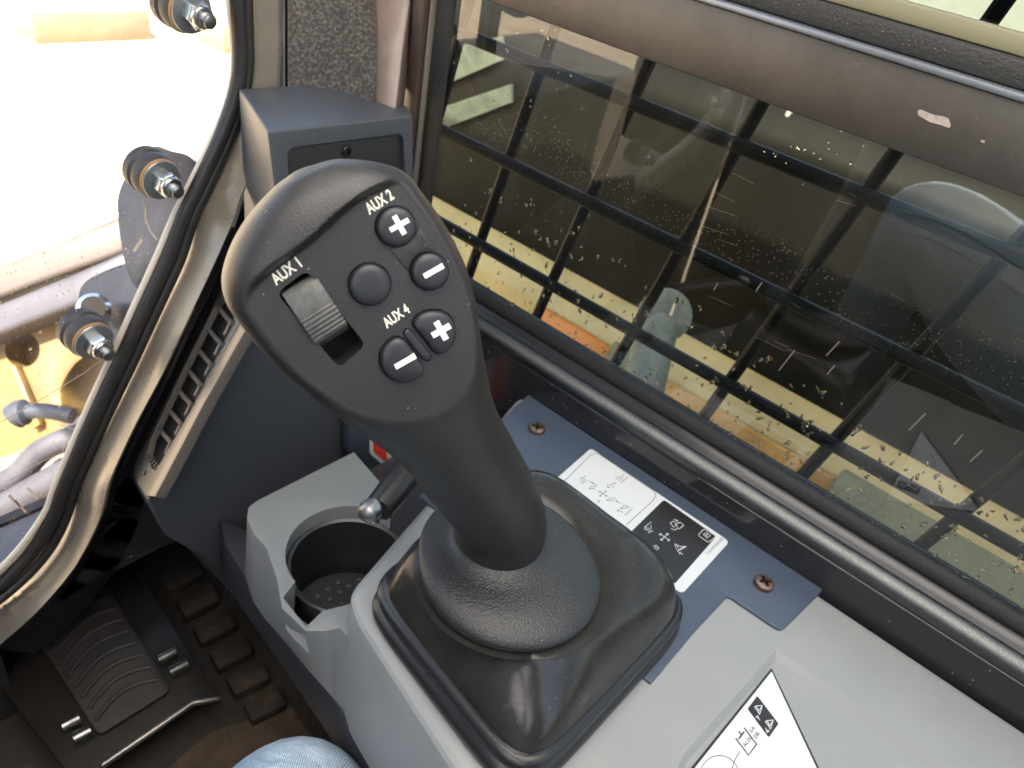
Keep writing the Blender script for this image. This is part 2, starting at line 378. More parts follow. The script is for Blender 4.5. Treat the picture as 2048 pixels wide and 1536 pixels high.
def text(name, s, p0, p1, up, m, parent, thick=0.00008, squash=1.0, bold=0.0, lift=0.00005):
    """lettering from p0 to p1 along its baseline; up = direction of letter tops (unit, any length)"""
    cu = D.curves.new(name, 'FONT'); cu.body = s; cu.offset = bold; cu.extrude = 0.0
    t = D.objects.new('t', cu); COL.objects.link(t)
    dg = bpy.context.evaluated_depsgraph_get(); dg.update(); me = D.meshes.new_from_object(t.evaluated_get(dg)); D.objects.remove(t)
    xs = [v.co.x for v in me.vertices]; ys = [v.co.y for v in me.vertices]
    x0, x1, y0, y1 = min(xs), max(xs), 0.0, max(ys)
    p0 = Vector(p0); p1 = Vector(p1); X = p1 - p0; L = X.length; X.normalize()
    up = Vector(up); H = up.length; up = unit(up - X * up.dot(X)); nn = X.cross(up)
    n0 = len(me.vertices)
    vs = [p0 + X * ((v.co.x - x0) / (x1 - x0) * L) + up * ((v.co.y - y0) / (y1 - y0) * H) + nn * lift for v in me.vertices]
    fs = [tuple(pl.vertices) for pl in me.polygons]
    vs2 = vs + [v + nn * thick for v in vs]
    cnt = {}
    for f in fs:
        for i in range(len(f)):
            e = (f[i], f[(i + 1) % len(f)]); cnt[e] = 1
    side = [(a, b, b + n0, a + n0) for (a, b) in cnt if (b, a) not in cnt]
    return obj(name, vs2, [tuple(i + n0 for i in f) for f in fs] + side, m, parent, smooth=False)

# ================================================================== SETTING OUTSIDE
def yard():
    v, f = [], []; N = 24; S = 130
    for j in range(N + 1):
        for i in range(N + 1):
            x = -S + 2 * S * i / N; y = -S + 2 * S * j / N
            v.append((x, y, -1.75 + 0.03 * noise.noise(Vector((x * .05, y * .05, 0)))))
    for j in range(N):
        for i in range(N): a = j * (N + 1) + i; f.append((a, a + 1, a + N + 2, a + N + 1))
    tag(obj('ground', v, f, M_concrete), 'sunlit pale sandy concrete yard around the machine', kind='structure')
yard()
def block(label, lo, hi):
    t = thing('sandstone_block', label, 'block', (lo[0], lo[1], lo[2]))
    box('block_body', lo, hi, mat('sandstone', (0.2, 0.16, 0.10), 0.8, mottle=0.5, mscale=3, mcol=(0.28, 0.23, 0.15)), t, bevel=.02)

block('long pale sandstone block lying in the bright yard near the topmost bolt', (2.5, 7.0, -1.76), (3.5, 7.35, -1.5))
block('short pale sandstone block lying beside the longer one in the bright yard', (3.9, 6.5, -1.76), (4.3, 6.9, -1.5))
# ================================================================== CONSOLE
def proj(v):
    d = Vector(v) - CAM; z = d.dot(CF); return 1024 + d.dot(CR) * F / z, 768 + d.dot(CD) * F / z

XS = 0.160
console = thing('side_console', 'grey moulded plastic side console under the black joystick boot', 'console', (0, 0, 0))
def build_console():
    A = onz(708, 1195); B = onz(1041, 786); q0 = onz(707, 1168); q1 = onz(712, 1235); q2 = onz(905, 1536)
    B = Vector((XS - 0.0015, B.y, 0)); d = unit(q2 - q1); R = q2 + d * 0.22
    corner = q0 + (q0 - B) * 0.02
    poly = [B, Vector((XS - 0.0015, -0.42, 0)), Vector((R.x, -0.42, 0)), R, q1, corner]
    poly = round_poly(poly, [0.0, 0, 0, 0.02, 0.012, 0.012])
    v, f = prism_data(poly, (0, 0, -0.11))
    o = obj('console_top', v, f, M_console, console, bevel=0.007, seg=4)
    Q = onz(1552, 1300); S = onz(1900, 1536)
    e = unit(S - Q)
    top = [Q, Q + e * 0.4, Vector((-0.2, Q.y - 0.4, 0)), Vector((-0.2, onz(1370, 1505).y - 0.02, 0)), onz(1370, 1505)]
    inset = 0.003
    bot = [Q + Vector((-inset, -inset, 0)), Q + e * 0.4 + Vector((-inset, 0, 0)), top[2], top[3] + Vector((0, -inset, 0)), top[4] + Vector((0, -inset, 0))]
    n = 5; depth = 0.0042
    vs = [p + (p - b) * 0.5 + Vector((0, 0, 0.5 * depth)) for p, b in zip(top, bot)] + [b - Vector((0, 0, depth)) for b in bot]
    fs = [tuple(range(n)), tuple(range(2 * n - 1, n - 1, -1))] + [(i, i + n, (i + 1) % n + n, (i + 1) % n) for i in range(n)]
    boolean(o, cutter(vs, fs))
    o.data = bake(o.data, [('BEVEL', dict(width=0.0022, segments=4, limit_method='ANGLE', angle_limit=0.22))])
    o.data.polygons.foreach_set('use_smooth', [True] * len(o.data.polygons)); o.data.set_sharp_from_angle(angle=0.7)
    return depth
REC = build_console()
# base wall that carries the console and cup holder
zb = -0.142
bp = [onz(*q, zb) for q in ((440, 1110), (452, 1170), (490, 1232), (600, 1392), (700, 1540), (900, 1840))]
prism('console_base', bp + [Vector((0.155, bp[-1].y, zb)), Vector((0.155, 0.225, zb)), Vector((bp[0].x + .01, 0.225, zb))], (0, 0, 0.045), mat('base_slate', (0.022, 0.024, 0.03), 0.5), console, bevel=0.004)
box('pedestal', (0.03, -0.42, -0.339), (0.155, 0.22, -0.143), M_cabout, console)

# trim plate with screws and decal
plate = thing('trim_plate', 'blue-grey screwed trim plate beside the joystick carrying two control-pattern panels', 'trim plate', (0.1, 0.03, 0.0))
ZP = 0.0022
def build_plate():
    ytop = onz(1043, 792, ZP).y; pc = onz(1645, 1181, ZP)
    x1 = XS - 0.0004
    pts = [Vector((x1, ytop - 0.002, ZP)), Vector((x1, pc.y, ZP)), onz(1563, 1262, ZP), onz(1456, 1190, ZP), onz(1384, 1268, ZP),
           Vector((0.02, onz(1384, 1268, ZP).y, ZP)), Vector((0.02, ytop - 0.028, ZP))]
    pts = round_poly(pts, [0.001, 0.001, 0.005, 0.003, 0, 0, 0.001])
    prism('plate', pts, (0, 0, -ZP - 0.001), M_trim, plate, bevel=0.0011, seg=3)
build_plate()
def build_screw(px, py, rot, parent, nrm=(0, 0, 1), r=0.0061, base=None, m=M_screw):
    c = base if base is not None else onz(px, py, ZP)
    h = r * 0.62
    prof = [(r, 0), (r, h * 0.55), (r * 0.975, h * 0.74), (r * 0.9, h * 0.87), (r * 0.6, h * 0.97), (r * 0.2, h)]
    o = lathe('screw', prof, c, nrm, m, parent, n=36)
    x, y = frame_of(nrm); z = unit(nrm)
    a, b = r * 0.72, r * 0.13; pts = []
    for k in range(4):
        t = rot + k * math.pi / 2
        for dx, dy in ((a, -b), (a, b), (b * 1.7, b * 1.7)):
            X = dx * math.cos(t) - dy * math.sin(t); Y = dx * math.sin(t) + dy * math.cos(t)
            pts.append(c + x * X + y * Y)
    v, f = prism_data([p + z * h * 0.3 for p in pts], z * h)
    # taper the cross socket
    cc = c + z * h * 0.3
    for i in range(12): v[i] = cc + (v[i] - cc) * 0.8
    boolean(o, cutter(v, f, rootloc(parent)))
    prism('socket_shade', [p + z * h * 0.34 for p in [cc + (q - cc) * 0.78 - z * h * .3 for q in [pp + z * h * .3 for pp in pts]]], z * h * 0.08, M_recess, o, smooth=False)  # black floor paints shade into the cross socket
    return o
build_screw(1073, 860, 0.55, plate); build_screw(1526, 1170, 0.85, plate)

def pz(z): return lambda x, y: onz(x, y, z)
def zpx(ox, oy, s): return lambda x, y: (ox + x / s, oy + y / s)
def build_decal():
    z0 = ZP + 0.0006
    z6 = zpx(1100, 880, 4.955)
    P = lambda x, y, z=z0: onz(*z6(x, y), z)
    base = [P(405, 82), P(1770, 1005), P(1300, 1520), P(1010, 1330), P(560, 1120), P(-90, 540)]
    base[4] = base[3].lerp(base[5], 0.5)
    base = [P(405, 82), P(1780, 1005), P(1310, 1525), P(-70, 500)]
    body = prism('decal', round_poly(base, [0.003, 0.004, 0.004, 0.003]), (0, 0, -0.0005), M_white, plate, smooth=False,
                 label='white decal with two control pattern diagrams, one line-drawn and one on black')
    t = 0.00012
    pan = [P(1128, 592), P(1650, 955), P(1238, 1425), P(700, 1010)]
    prism('black_panel', round_poly(pan, [0.0025, 0.003, 0.001, 0.001]), (0, 0, t), M_ink, body, smooth=False)
    z2 = z0 + t + 0.00002
    L = lambda pts, z=z0: [P(x, y, z) for x, y in pts]
    wd = 0.00036
    # frame line of the pale panel
    fr = [P(120, 430), P(400, 150), P(450, 132), P(500, 150), P(1020, 500), P(1050, 545), P(1020, 600), P(760, 840)]
    slab_strokes('panel_outline', [fr], wd, (0, 0, 1), M_ink, body, thick=t)
    g = []
    g += [L([(305, 375), (345, 385), (310, 425), (300, 375)]), L([(330, 370), (355, 355)]), L([(345, 400), (365, 400)]), L([(318, 430), (350, 412)])]
    g += [L([(388, 405), (430, 432)]), L([(418, 432), (432, 433), (428, 418)])]
    g += [L([(385, 482), (420, 450), (440, 482), (385, 484)]), L([(435, 450), (462, 438)]), L([(440, 465), (465, 455)])]
    g += [L([(487, 508), (563, 557)]), L([(556, 506), (492, 558)]), L([(487, 522), (486, 507), (505, 508)]), L([(540, 506), (557, 505), (556, 520)]), L([(491, 543), (491, 559), (508, 557)]), L([(548, 560), (564, 558), (560, 543)])]
    g += [L([(592, 440), (632, 478), (640, 430), (592, 440)]), L([(628, 425), (655, 425)]), L([(575, 435), (568, 455), (585, 475)]), L([(566, 465), (586, 476), (588, 462)])]
    g += [L([(685, 365), (690, 410), (722, 380), (685, 365)]), L([(710, 360), (732, 345)]), L([(660, 358), (655, 375), (670, 395)]), L([(700, 432), (772, 365)])]
    g += [L([(560, 600), (605, 568), (635, 600), (560, 600)]), L([(625, 575), (655, 580)]), L([(700, 632), (655, 602)]), L([(655, 618), (653, 601), (670, 602)])]
    g += [L([(695, 682), (740, 645), (775, 672), (695, 682)]), L([(750, 650), (790, 665)]), L([(725, 720), (670, 695)]), L([(670, 712), (668, 694), (685, 694)]), L([(740, 748), (818, 675)])]
    g += [L([(470, 610), (492, 600)]), L([(476, 618), (498, 607)])]
    slab_strokes('pictogram', g, wd * 0.9, (0, 0, 1), M_ink, body, thick=t)
    W = lambda pts: L(pts, z2)
    h = []
    h += [W([(935, 868), (1000, 880), (1000, 810), (935, 868)]), W([(930, 880), (1005, 905), (1020, 905)]), W([(970, 915), (995, 915)])]
    h += [W([(1095, 935), (1178, 990)]), W([(1165, 930), (1105, 992)]), W([(1085, 945), (1087, 928), (1108, 930)]), W([(1150, 928), (1170, 928), (1168, 945)]), W([(1097, 975), (1100, 996), (1118, 994)]), W([(1163, 998), (1186, 996), (1180, 978)])]
    h += [W([(1235, 1030), (1300, 1058), (1350, 1055)]), W([(1240, 1040), (1260, 1105), (1345, 1058)]), W([(1262, 1045), (1275, 1090), (1320, 1062), (1262, 1045)]), W([(1315, 1135), (1280, 1115)]), W([(1280, 1130), (1280, 1115), (1297, 1116)])]
    h += [W([(1190, 820), (1225, 805), (1255, 840), (1225, 865), (1190, 820)]), W([(1245, 835), (1290, 815), (1325, 845), (1275, 885), (1245, 835)]), W([(1200, 875), (1235, 895), (1270, 870)]), W([(1228, 785), (1262, 805)]), W([(1250, 808), (1264, 806), (1262, 792)])]
    h += [W([(1025, 1050), (1060, 1045), (1078, 1075), (1060, 1090), (1030, 1065)]), W([(1040, 1058), (1060, 1070)])]
    box1 = [z6(*p) for p in ((1475, 935), (1525, 885), (1640, 945), (1645, 960), (1575, 1010), (1560, 1010), (1475, 950))]
    h += [[onz(*p, z2) for p in box1 + [box1[0]]]]
    h += [W([(1520, 935), (1548, 920), (1590, 945), (1555, 975), (1520, 935)]), W([(1540, 940), (1560, 955)]), W([(1560, 935), (1545, 955)])]
    slab_strokes('pictogram', h, wd * 1.3, (0, 0, 1), M_white, body, thick=t)
    text('part_number', 'T504494X000', onz(1415.5, 1112, z0), onz(1448.5, 1078, z0), onz(1410.5, 1107, z0) - onz(1415.5, 1112, z0), mat('grey_ink', (0.25, 0.3, 0.35), 0.5), body, bold=0.01)
build_decal()

def build_triangle():
    z0 = -REC + 0.0004
    s = 2048 / 300.0; zt = zpx(1360, 1320, s)
    P = lambda x, y, z=z0: onz(*zt(x, y), z)
    apex, l, r = P(1250, 108), P(150, 1475), P(1900, 1475)
    l = apex + (l - apex) * 1.45; r = apex + (r - apex) * 1.45
    base = prism('warning_decal', round_poly([apex, r, l], 0.0012), (0, 0, -0.0003), M_ink, console, smooth=False,
                 label='white triangular decal with black border, auxiliary port symbol and two small arrows on black')
    t = 0.00012; ia = P(1250, 158); cc = (apex + l + r) / 3
    il, ir = P(200, 1475), P(1865, 1475)
    il = ia + (il - ia) * 1.41; ir = ia + (ir - ia) * 1.41
    z1 = z0 + t
    prism('decal_face', round_poly([ia, ir, il], 0.0006), (0, 0, t), M_white, base, smooth=False)
    z2 = z1 + 0.00006
    Q = lambda x, y, z=z2: onz(*zt(x, y), z)
    prism('black_panel', round_poly([Q(1055, 490), Q(1345, 870), Q(1212, 1060), Q(922, 668)], 0.0009), (0, 0, t), M_ink, base, smooth=False)
    z3 = z2 + t + 0.00004
    h = []
    for dx, dy in ((0, 0), (148, 200)):
        h += [[Q(x + dx, y + dy, z3) for x, y in pl] for pl in (
            [(1015, 645), (1040, 628), (1125, 622)], [(1125, 622), (1080, 690), (1045, 640)],
            [(1018, 650), (1055, 690), (1085, 745)], [(1038, 640), (1068, 690), (1088, 690)], [(1068, 695), (1085, 745), (1120, 640)])]
    h += [[Q(x, y, z3) for x, y in pl] for pl in (
        [(1030, 785), (1065, 760)], [(1090, 825), (1060, 775)], [(1058, 795), (1060, 775), (1078, 785)],
        [(1183, 995), (1218, 968)], [(1165, 925), (1192, 975)], [(1172, 965), (1193, 978), (1205, 955)])]
    slab_strokes('arrow_symbol', h, 0.00042, (0, 0, 1), M_white, base, thick=t)
    k = [[Q(760, 1070), Q(935, 1300), Q(1045, 1150), Q(875, 925)], [Q(800, 1078), Q(875, 980)], [Q(803, 970), Q(838, 1030)]]
    slab_strokes('port_symbol', k, 0.00075, (0, 0, 1), M_ink, base, thick=t)
    circ = [Q(540 + 270 * math.cos(a), 1590 + 285 * math.sin(a)) for a in [i * 2 * math.pi / 40 for i in range(41)]]
    slab_strokes('callout_line', [circ, [Q(818, 1250), Q(770, 1320), Q(735, 1400), Q(700, 1520)]], 0.0003, (0, 0, 1), M_ink, base, thick=t)
    u = Q(860, 1185) - Q(885, 1215)
    for sname, a, b in (('AUX', (893, 1195), (985, 1075)), ('2A', (975, 1005), (1035, 930)), ('2B', (1035, 1085), (1090, 1010))):
        p0, p1 = Q(*a), Q(*b)
        d = unit(p1 - p0); up = Vector((0, 0, 1)).cross(d) * (0.0018)
        text('lettering', sname, p0, p1, up, M_ink, base, bold=-0.005)
    # rest of the drawing that falls below the picture's edge: lower part of the attachment outline
build_triangle()

# ================================================================== JOYSTICK
stick = thing('joystick', 'black right-hand joystick with thumb roller, plus and minus buttons and square rubber boot', 'joystick', (0, 0, 0))
IU = (0.87, -0.49); IV = (0.49, 0.87)           # across / down the button face as the face is turned
C0 = cam(720, 560, 0.228)
n0 = -unit(ray(720, 560)); eV = CR * IV[0] + CD * IV[1]; eU = CR * IU[0] + CD * IU[1]
NF = unit(n0 + eV * 0.27 + eU * 0.10)
FU = unit(eU - NF * eU.dot(NF)); FV = NF.cross(FU)
if FV.dot(eV) < 0: FV = -FV
PXM = 0.228 / F                                  # metres per photo pixel on the face
def face(px, py, h=0.0): return onp(px, py, C0, NF) + NF * h

def seg_side(p, pl):
    """signed distance (pixels) from polyline, positive on its right-hand/below side"""
    best = 1e9; sg = 1
    for a, b in zip(pl[:-1], pl[1:]):
        dx, dy = b[0] - a[0], b[1] - a[1]; L2 = dx * dx + dy * dy
        t = max(0, min(1, ((p[0] - a[0]) * dx + (p[1] - a[1]) * dy) / L2))
        qx, qy = p[0] - a[0] - t * dx, p[1] - a[1] - t * dy; d = math.hypot(qx, qy)
        if d < best - 1e-6: best = d; sg = 1 if dx * qy - dy * qx > 0 else -1
    return best * sg
STEP = [(380, 745), (466, 655), (488, 606), (506, 574), (545, 541), (590, 509), (631, 478), (685, 428), (736, 390), (793, 361), (835, 342), (900, 292)]
STEP = [(p.x, p.y) for p in smooth_poly([Vector((a, b, 0)) for a, b in STEP], 6, False)]

RB = onz(998, 1070, .0665)
def build_grip():
    st = [  # left px, right px, extra depth behind the face's mid plane, half thickness
        ((575, 356), (634, 329), 0.0, .0065), ((546, 379), (682, 318), 0.0, .0105), ((502, 427), (758, 325), 0.0, .0155), ((471, 474), (806, 345), 0.0, .0178),
        ((451, 521), (842, 388), 0.0, .0188), ((443, 565), (873, 431), 0.0, .0190), ((453, 607), (900, 477), 0.0, .0190),
        ((482, 649), (923, 526), 0.0, .0190), ((518, 694), (939, 580), 0.0, .0190), ((562, 737), (948, 632), 0.0, .0188),
        ((615, 778), (956, 682), 0.001, .0186), ((664, 813), (967, 732), 0.005, .0186), ((718, 849), (979, 780), 0.012, .0188),
        ((770, 889), (997, 828), 0.022, .0190), ((817, 938), (1024, 876), 0.034, .0195), ((850, 988), (1049, 925), 0.047, .0202),
        ((877, 1036), (1070, 976), 0.061, .021), ((898, 1076), (1086, 1024), 0.075, .0218), ((909, 1104), (1088, 1050), 0.082, .0222)]
    p0 = C0 - NF * 0.0122
    Ls, Rs, Ts = [], [], []
    for l, r, e, t in st:
        for px, out in ((l, Ls), (r, Rs)):
            q = onp(px[0], px[1], p0, NF); d = (q - CAM).dot(CF) + e; out.append(cam(px[0], px[1], d))
        Ts.append(Vector((t, 0, 0)))
    SUB = 14
    Ls, Rs, Ts = (smooth_poly(x, SUB, False) for x in (Ls, Rs, Ts))
    N = 272; vs = []; fs = []; M = len(Ls)
    Cs = [(a + b) / 2 for a, b in zip(Ls, Rs)]
    for i in range(M):
        C = Cs[i]; W = (Rs[i] - Ls[i]) / 2
        T = unit(Cs[min(i + 3, M - 1)] - Cs[max(i - 3, 0)]); hw = W.length; wd = unit(W)
        nn = unit(wd.cross(T));
        if nn.dot(n0) < 0: nn = -nn
        k = i / (M - 1); p = 2.7 - 0.7 * max(0, min(1, (k - 0.5) / 0.2))
        for q in range(N):
            th = 2 * math.pi * q / N; c, s = math.cos(th), math.sin(th)
            a = math.copysign(abs(c) ** (2 / p), c); b = math.copysign(abs(s) ** (2 / p), s)
            v = C + W * a + nn * (Ts[i].x * b)
            if b > 0 and k < 0.72:
                h = (v - C0).dot(NF); pp = proj(v); m = seg_side(pp, STEP)
                m = max(0, min(1, (m + 13) / 25)); m = m * m * (3 - 2 * m)
                kk = 0.0016; x = max(0, min(1, 0.5 + 0.5 * (-h) / kk)); hm = h * x + 0 * (1 - x) - kk * x * (1 - x) * 0.5
                v = v + NF * ((hm - h) * m)
            e = max(0, (k - 0.80) / 0.20); e = e * e * (3 - 2 * e)
            if e > 0:
                hx = unit(Vector((wd.x, wd.y, 0))); hy = Vector((-hx.y, hx.x, 0))
                if hy.dot(n0) < 0: hy = -hy
                zz = .0665 + (1 - k) / 0.20 * 0.03
                ringp = Vector((RB.x, RB.y, zz)) + (T * (-(1 - k) / 0.20 * 0.0)) + (hx * c + hy * s) * 0.0222
                v = v.lerp(ringp, e)
            vs.append(v)
    for i in range(M - 1):
        for q in range(N): fs.append((i * N + q, i * N + (q + 1) % N, (i + 1) * N + (q + 1) % N, (i + 1) * N + q))
    # domed cap over the top end
    off = len(vs); apex = onp(598, 338, p0, NF); base = vs[:N]; c0 = Cs[0]
    prev = 0
    for s in (0.93, 0.8, 0.6, 0.35):
        bulge = (apex - c0) * (1 - s ** 2) * 0.75
        start = len(vs)
        for q in range(N): vs.append(c0 + (base[q] - c0) * s + bulge)
        for q in range(N): fs.append((prev + q, prev + (q + 1) % N, start + (q + 1) % N, start + q))
        prev = start
    vs.append(c0 + (apex - c0) * 0.76); ci = len(vs) - 1
    for q in range(N): fs.append((prev + q, prev + (q + 1) % N, ci))
    fs.append(tuple(range((M - 1) * N, M * N)))
    return obj('grip', vs, fs, M_grip, stick, angle=1.2)
grip = build_grip()

Z4 = zpx(420, 280, 2.844)
def zface(pts, h=0.0): return [face(*Z4(x, y), h) for x, y in pts]
def circle_px(cx, cy, r, n=32, ry=None, rot=0.0):
    ry = ry or r; return [face(cx + r * math.cos(a) * math.cos(rot) - ry * math.sin(a) * math.sin(rot), cy + r * math.cos(a) * math.sin(rot) + ry * math.sin(a) * math.cos(rot)) for a in [2 * math.pi * i / n for i in range(n)]]
plusD = smooth_poly(zface([(1152, 1050), (1165, 1010), (1205, 978), (1262, 965), (1325, 975), (1372, 1012), (1391, 1075), (1385, 1135), (1350, 1188), (1305, 1212), (1268, 1200), (1225, 1140), (1180, 1085)]), 3)
minusD = smooth_poly(zface([(965, 1250), (970, 1200), (1000, 1152), (1050, 1120), (1092, 1125), (1125, 1155), (1170, 1222), (1205, 1280), (1205, 1325), (1150, 1362), (1080, 1372), (1010, 1342), (975, 1292)]), 3)
shapes = {'p2': circle_px(791, 453, 40), 'm2': circle_px(858, 542, 37.5), 'blank': circle_px(739, 568, 42), 'p4': plusD, 'm4': minusD}
def scaled(pl, s, add=0.0):
    c = sum(pl, Vector()) / len(pl)
    return [c + (p - c) * (s + add / (p - c).length) for p in pl]
cuts = []
for key, pl in shapes.items():
    cuts.append(prism_data([p - NF * 0.0016 for p in scaled(pl, 1, 0.00035)], NF * 0.006))
slot = round_poly(zface([(378, 872), (550, 740), (888, 1165), (735, 1300)]), 0.0026, 6)
cuts.append(prism_data([p - NF * 0.010 for p in slot], NF * 0.016))
rid = zface([(1100, 1092), (1118, 1074), (1140, 1083), (1254, 1222), (1252, 1246), (1228, 1257), (1208, 1246), (1106, 1115)])
cuts.append(prism_data([p - NF * 0.0008 for p in scaled(rid, 1, 0.0004)], NF * 0.004))
boolean(grip, cutter(*merge(cuts)), angle=0.5)
tag(grip, label='contoured black palm grip with flat button face')

def dome(name, pl, m, h=0.0026, parent=stick, label=None):
    rings = [(1.0, -0.0015), (1.0, h * 0.35), (0.985, h * 0.55), (0.94, h * 0.74), (0.85, h * 0.87), (0.65, h * 0.96), (0.35, h * 0.995)]
    n = len(pl); vs = []; fs = []
    for s, z in rings: vs += [p + NF * z for p in scaled(pl, s)]
    for k in range(len(rings) - 1):
        for i in range(n): fs.append((k * n + i, k * n + (i + 1) % n, (k + 1) * n + (i + 1) % n, (k + 1) * n + i))
    fs += [tuple(range(n)), tuple(range((len(rings) - 1) * n, len(rings) * n))]
    return obj(name, vs, fs, m, parent, angle=1.0, label=label)
def cross(c, L, W, plus, parent, h, name):
    u = IU; v = IV
    P = lambda a, b: face(c[0] + u[0] * a + v[0] * b, c[1] + u[1] * a + v[1] * b, h)
    if plus: pts = [(-L, -W), (-W, -W), (-W, -L), (W, -L), (W, -W), (L, -W), (L, W), (W, W), (W, L), (-W, L), (-W, W), (-L, W)]
    else: pts = [(-L, -W), (L, -W), (L, W), (-L, W)]
    return prism(name, [P(a, b) for a, b in pts], -NF * 0.0009, M_print, parent, smooth=False)
H = 0.0029
b = dome('push_button', shapes['p2'], M_button, H, label='round button with white plus under AUX 2'); cross((794, 448), 21, 5.2, True, b, H + .0001, 'plus_sign')
b = dome('push_button', shapes['m2'], M_button, H, label='round button with white minus below the upper plus button'); cross((862, 539), 22, 5.4, False, b, H + .0001, 'minus_sign')
dome('push_button', shapes['blank'], M_button, H, label='blank round button in the middle of the face')
b = dome('push_button', shapes['p4'], M_button, H, label='D-shaped button with white plus right of AUX 4'); cross((877, 657), 20.5, 6, True, b, H + .0001, 'plus_sign')
b = dome('push_button', shapes['m4'], M_button, H, label='D-shaped button with white minus below AUX 4'); cross((806, 718), 23, 5.5, False, b, H + .0001, 'minus_sign')
dome('divider_ridge', rid, M_button, 0.0008)
# strap joining the AUX 2 pair
strap = [face(778, 497), face(800, 493), face(820, 482), face(833, 466), face(838, 452), face(872, 499), face(852, 500), face(834, 508), face(821, 522), face(817, 544)]
prism('button_link', [p - NF * 0.001 for p in strap], NF * 0.0015, M_grip, stick, bevel=0.0003)
for s_, a_, b_ in (('AUX 2', (738.5, 429), (789, 396)), ('AUX 1', (552, 570.5), (605, 531.5)), ('AUX 4', (773.5, 656.5), (821, 623))):
    p0, p1 = face(*a_, -0.00004), face(*b_, -0.00004); d = unit(p1 - p0); up = NF.cross(d)
    text('lettering', s_, p0, p1, up * (22 * PXM), M_cream, stick, bold=0.028, lift=0.0001, thick=0.00008)
def build_roller():
    c = face(*Z4(636, 1020)); hw = 0.0056
    prof = [(-12.4, -8), (-12.4, -1.6), (-11.6, -0.3), (-10.2, 0.5), (-7, 1.2), (-3.9, 1.75)]
    pitch = 1.38
    for k in range(6):
        v0 = -3.3 + k * pitch; base = 2.15 - 0.028 * (k - 1.5) ** 2 * 4 * 0.5
        prof += [(v0, base - .45), (v0 + .18, base - .05), (v0 + .45, base + .12), (v0 + .75, base - .02), (v0 + .95, base - .45)]
    prof += [(5.3, 0.6), (6.2, -1.2), (8.2, -4.2), (9.4, -8)]
    poly = [c + FV * (v * 0.001) + NF * (h * 0.001) - FU * hw for v, h in prof]
    prism('thumb_roller', poly, FU * (2 * hw), M_roller, stick, bevel=0.00018, angle=0.5, label='dusty ribbed thumb roller below AUX 1')
    # floor of the slot under the roller
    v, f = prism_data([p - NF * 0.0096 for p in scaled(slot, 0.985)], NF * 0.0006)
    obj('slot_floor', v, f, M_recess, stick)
build_roller()

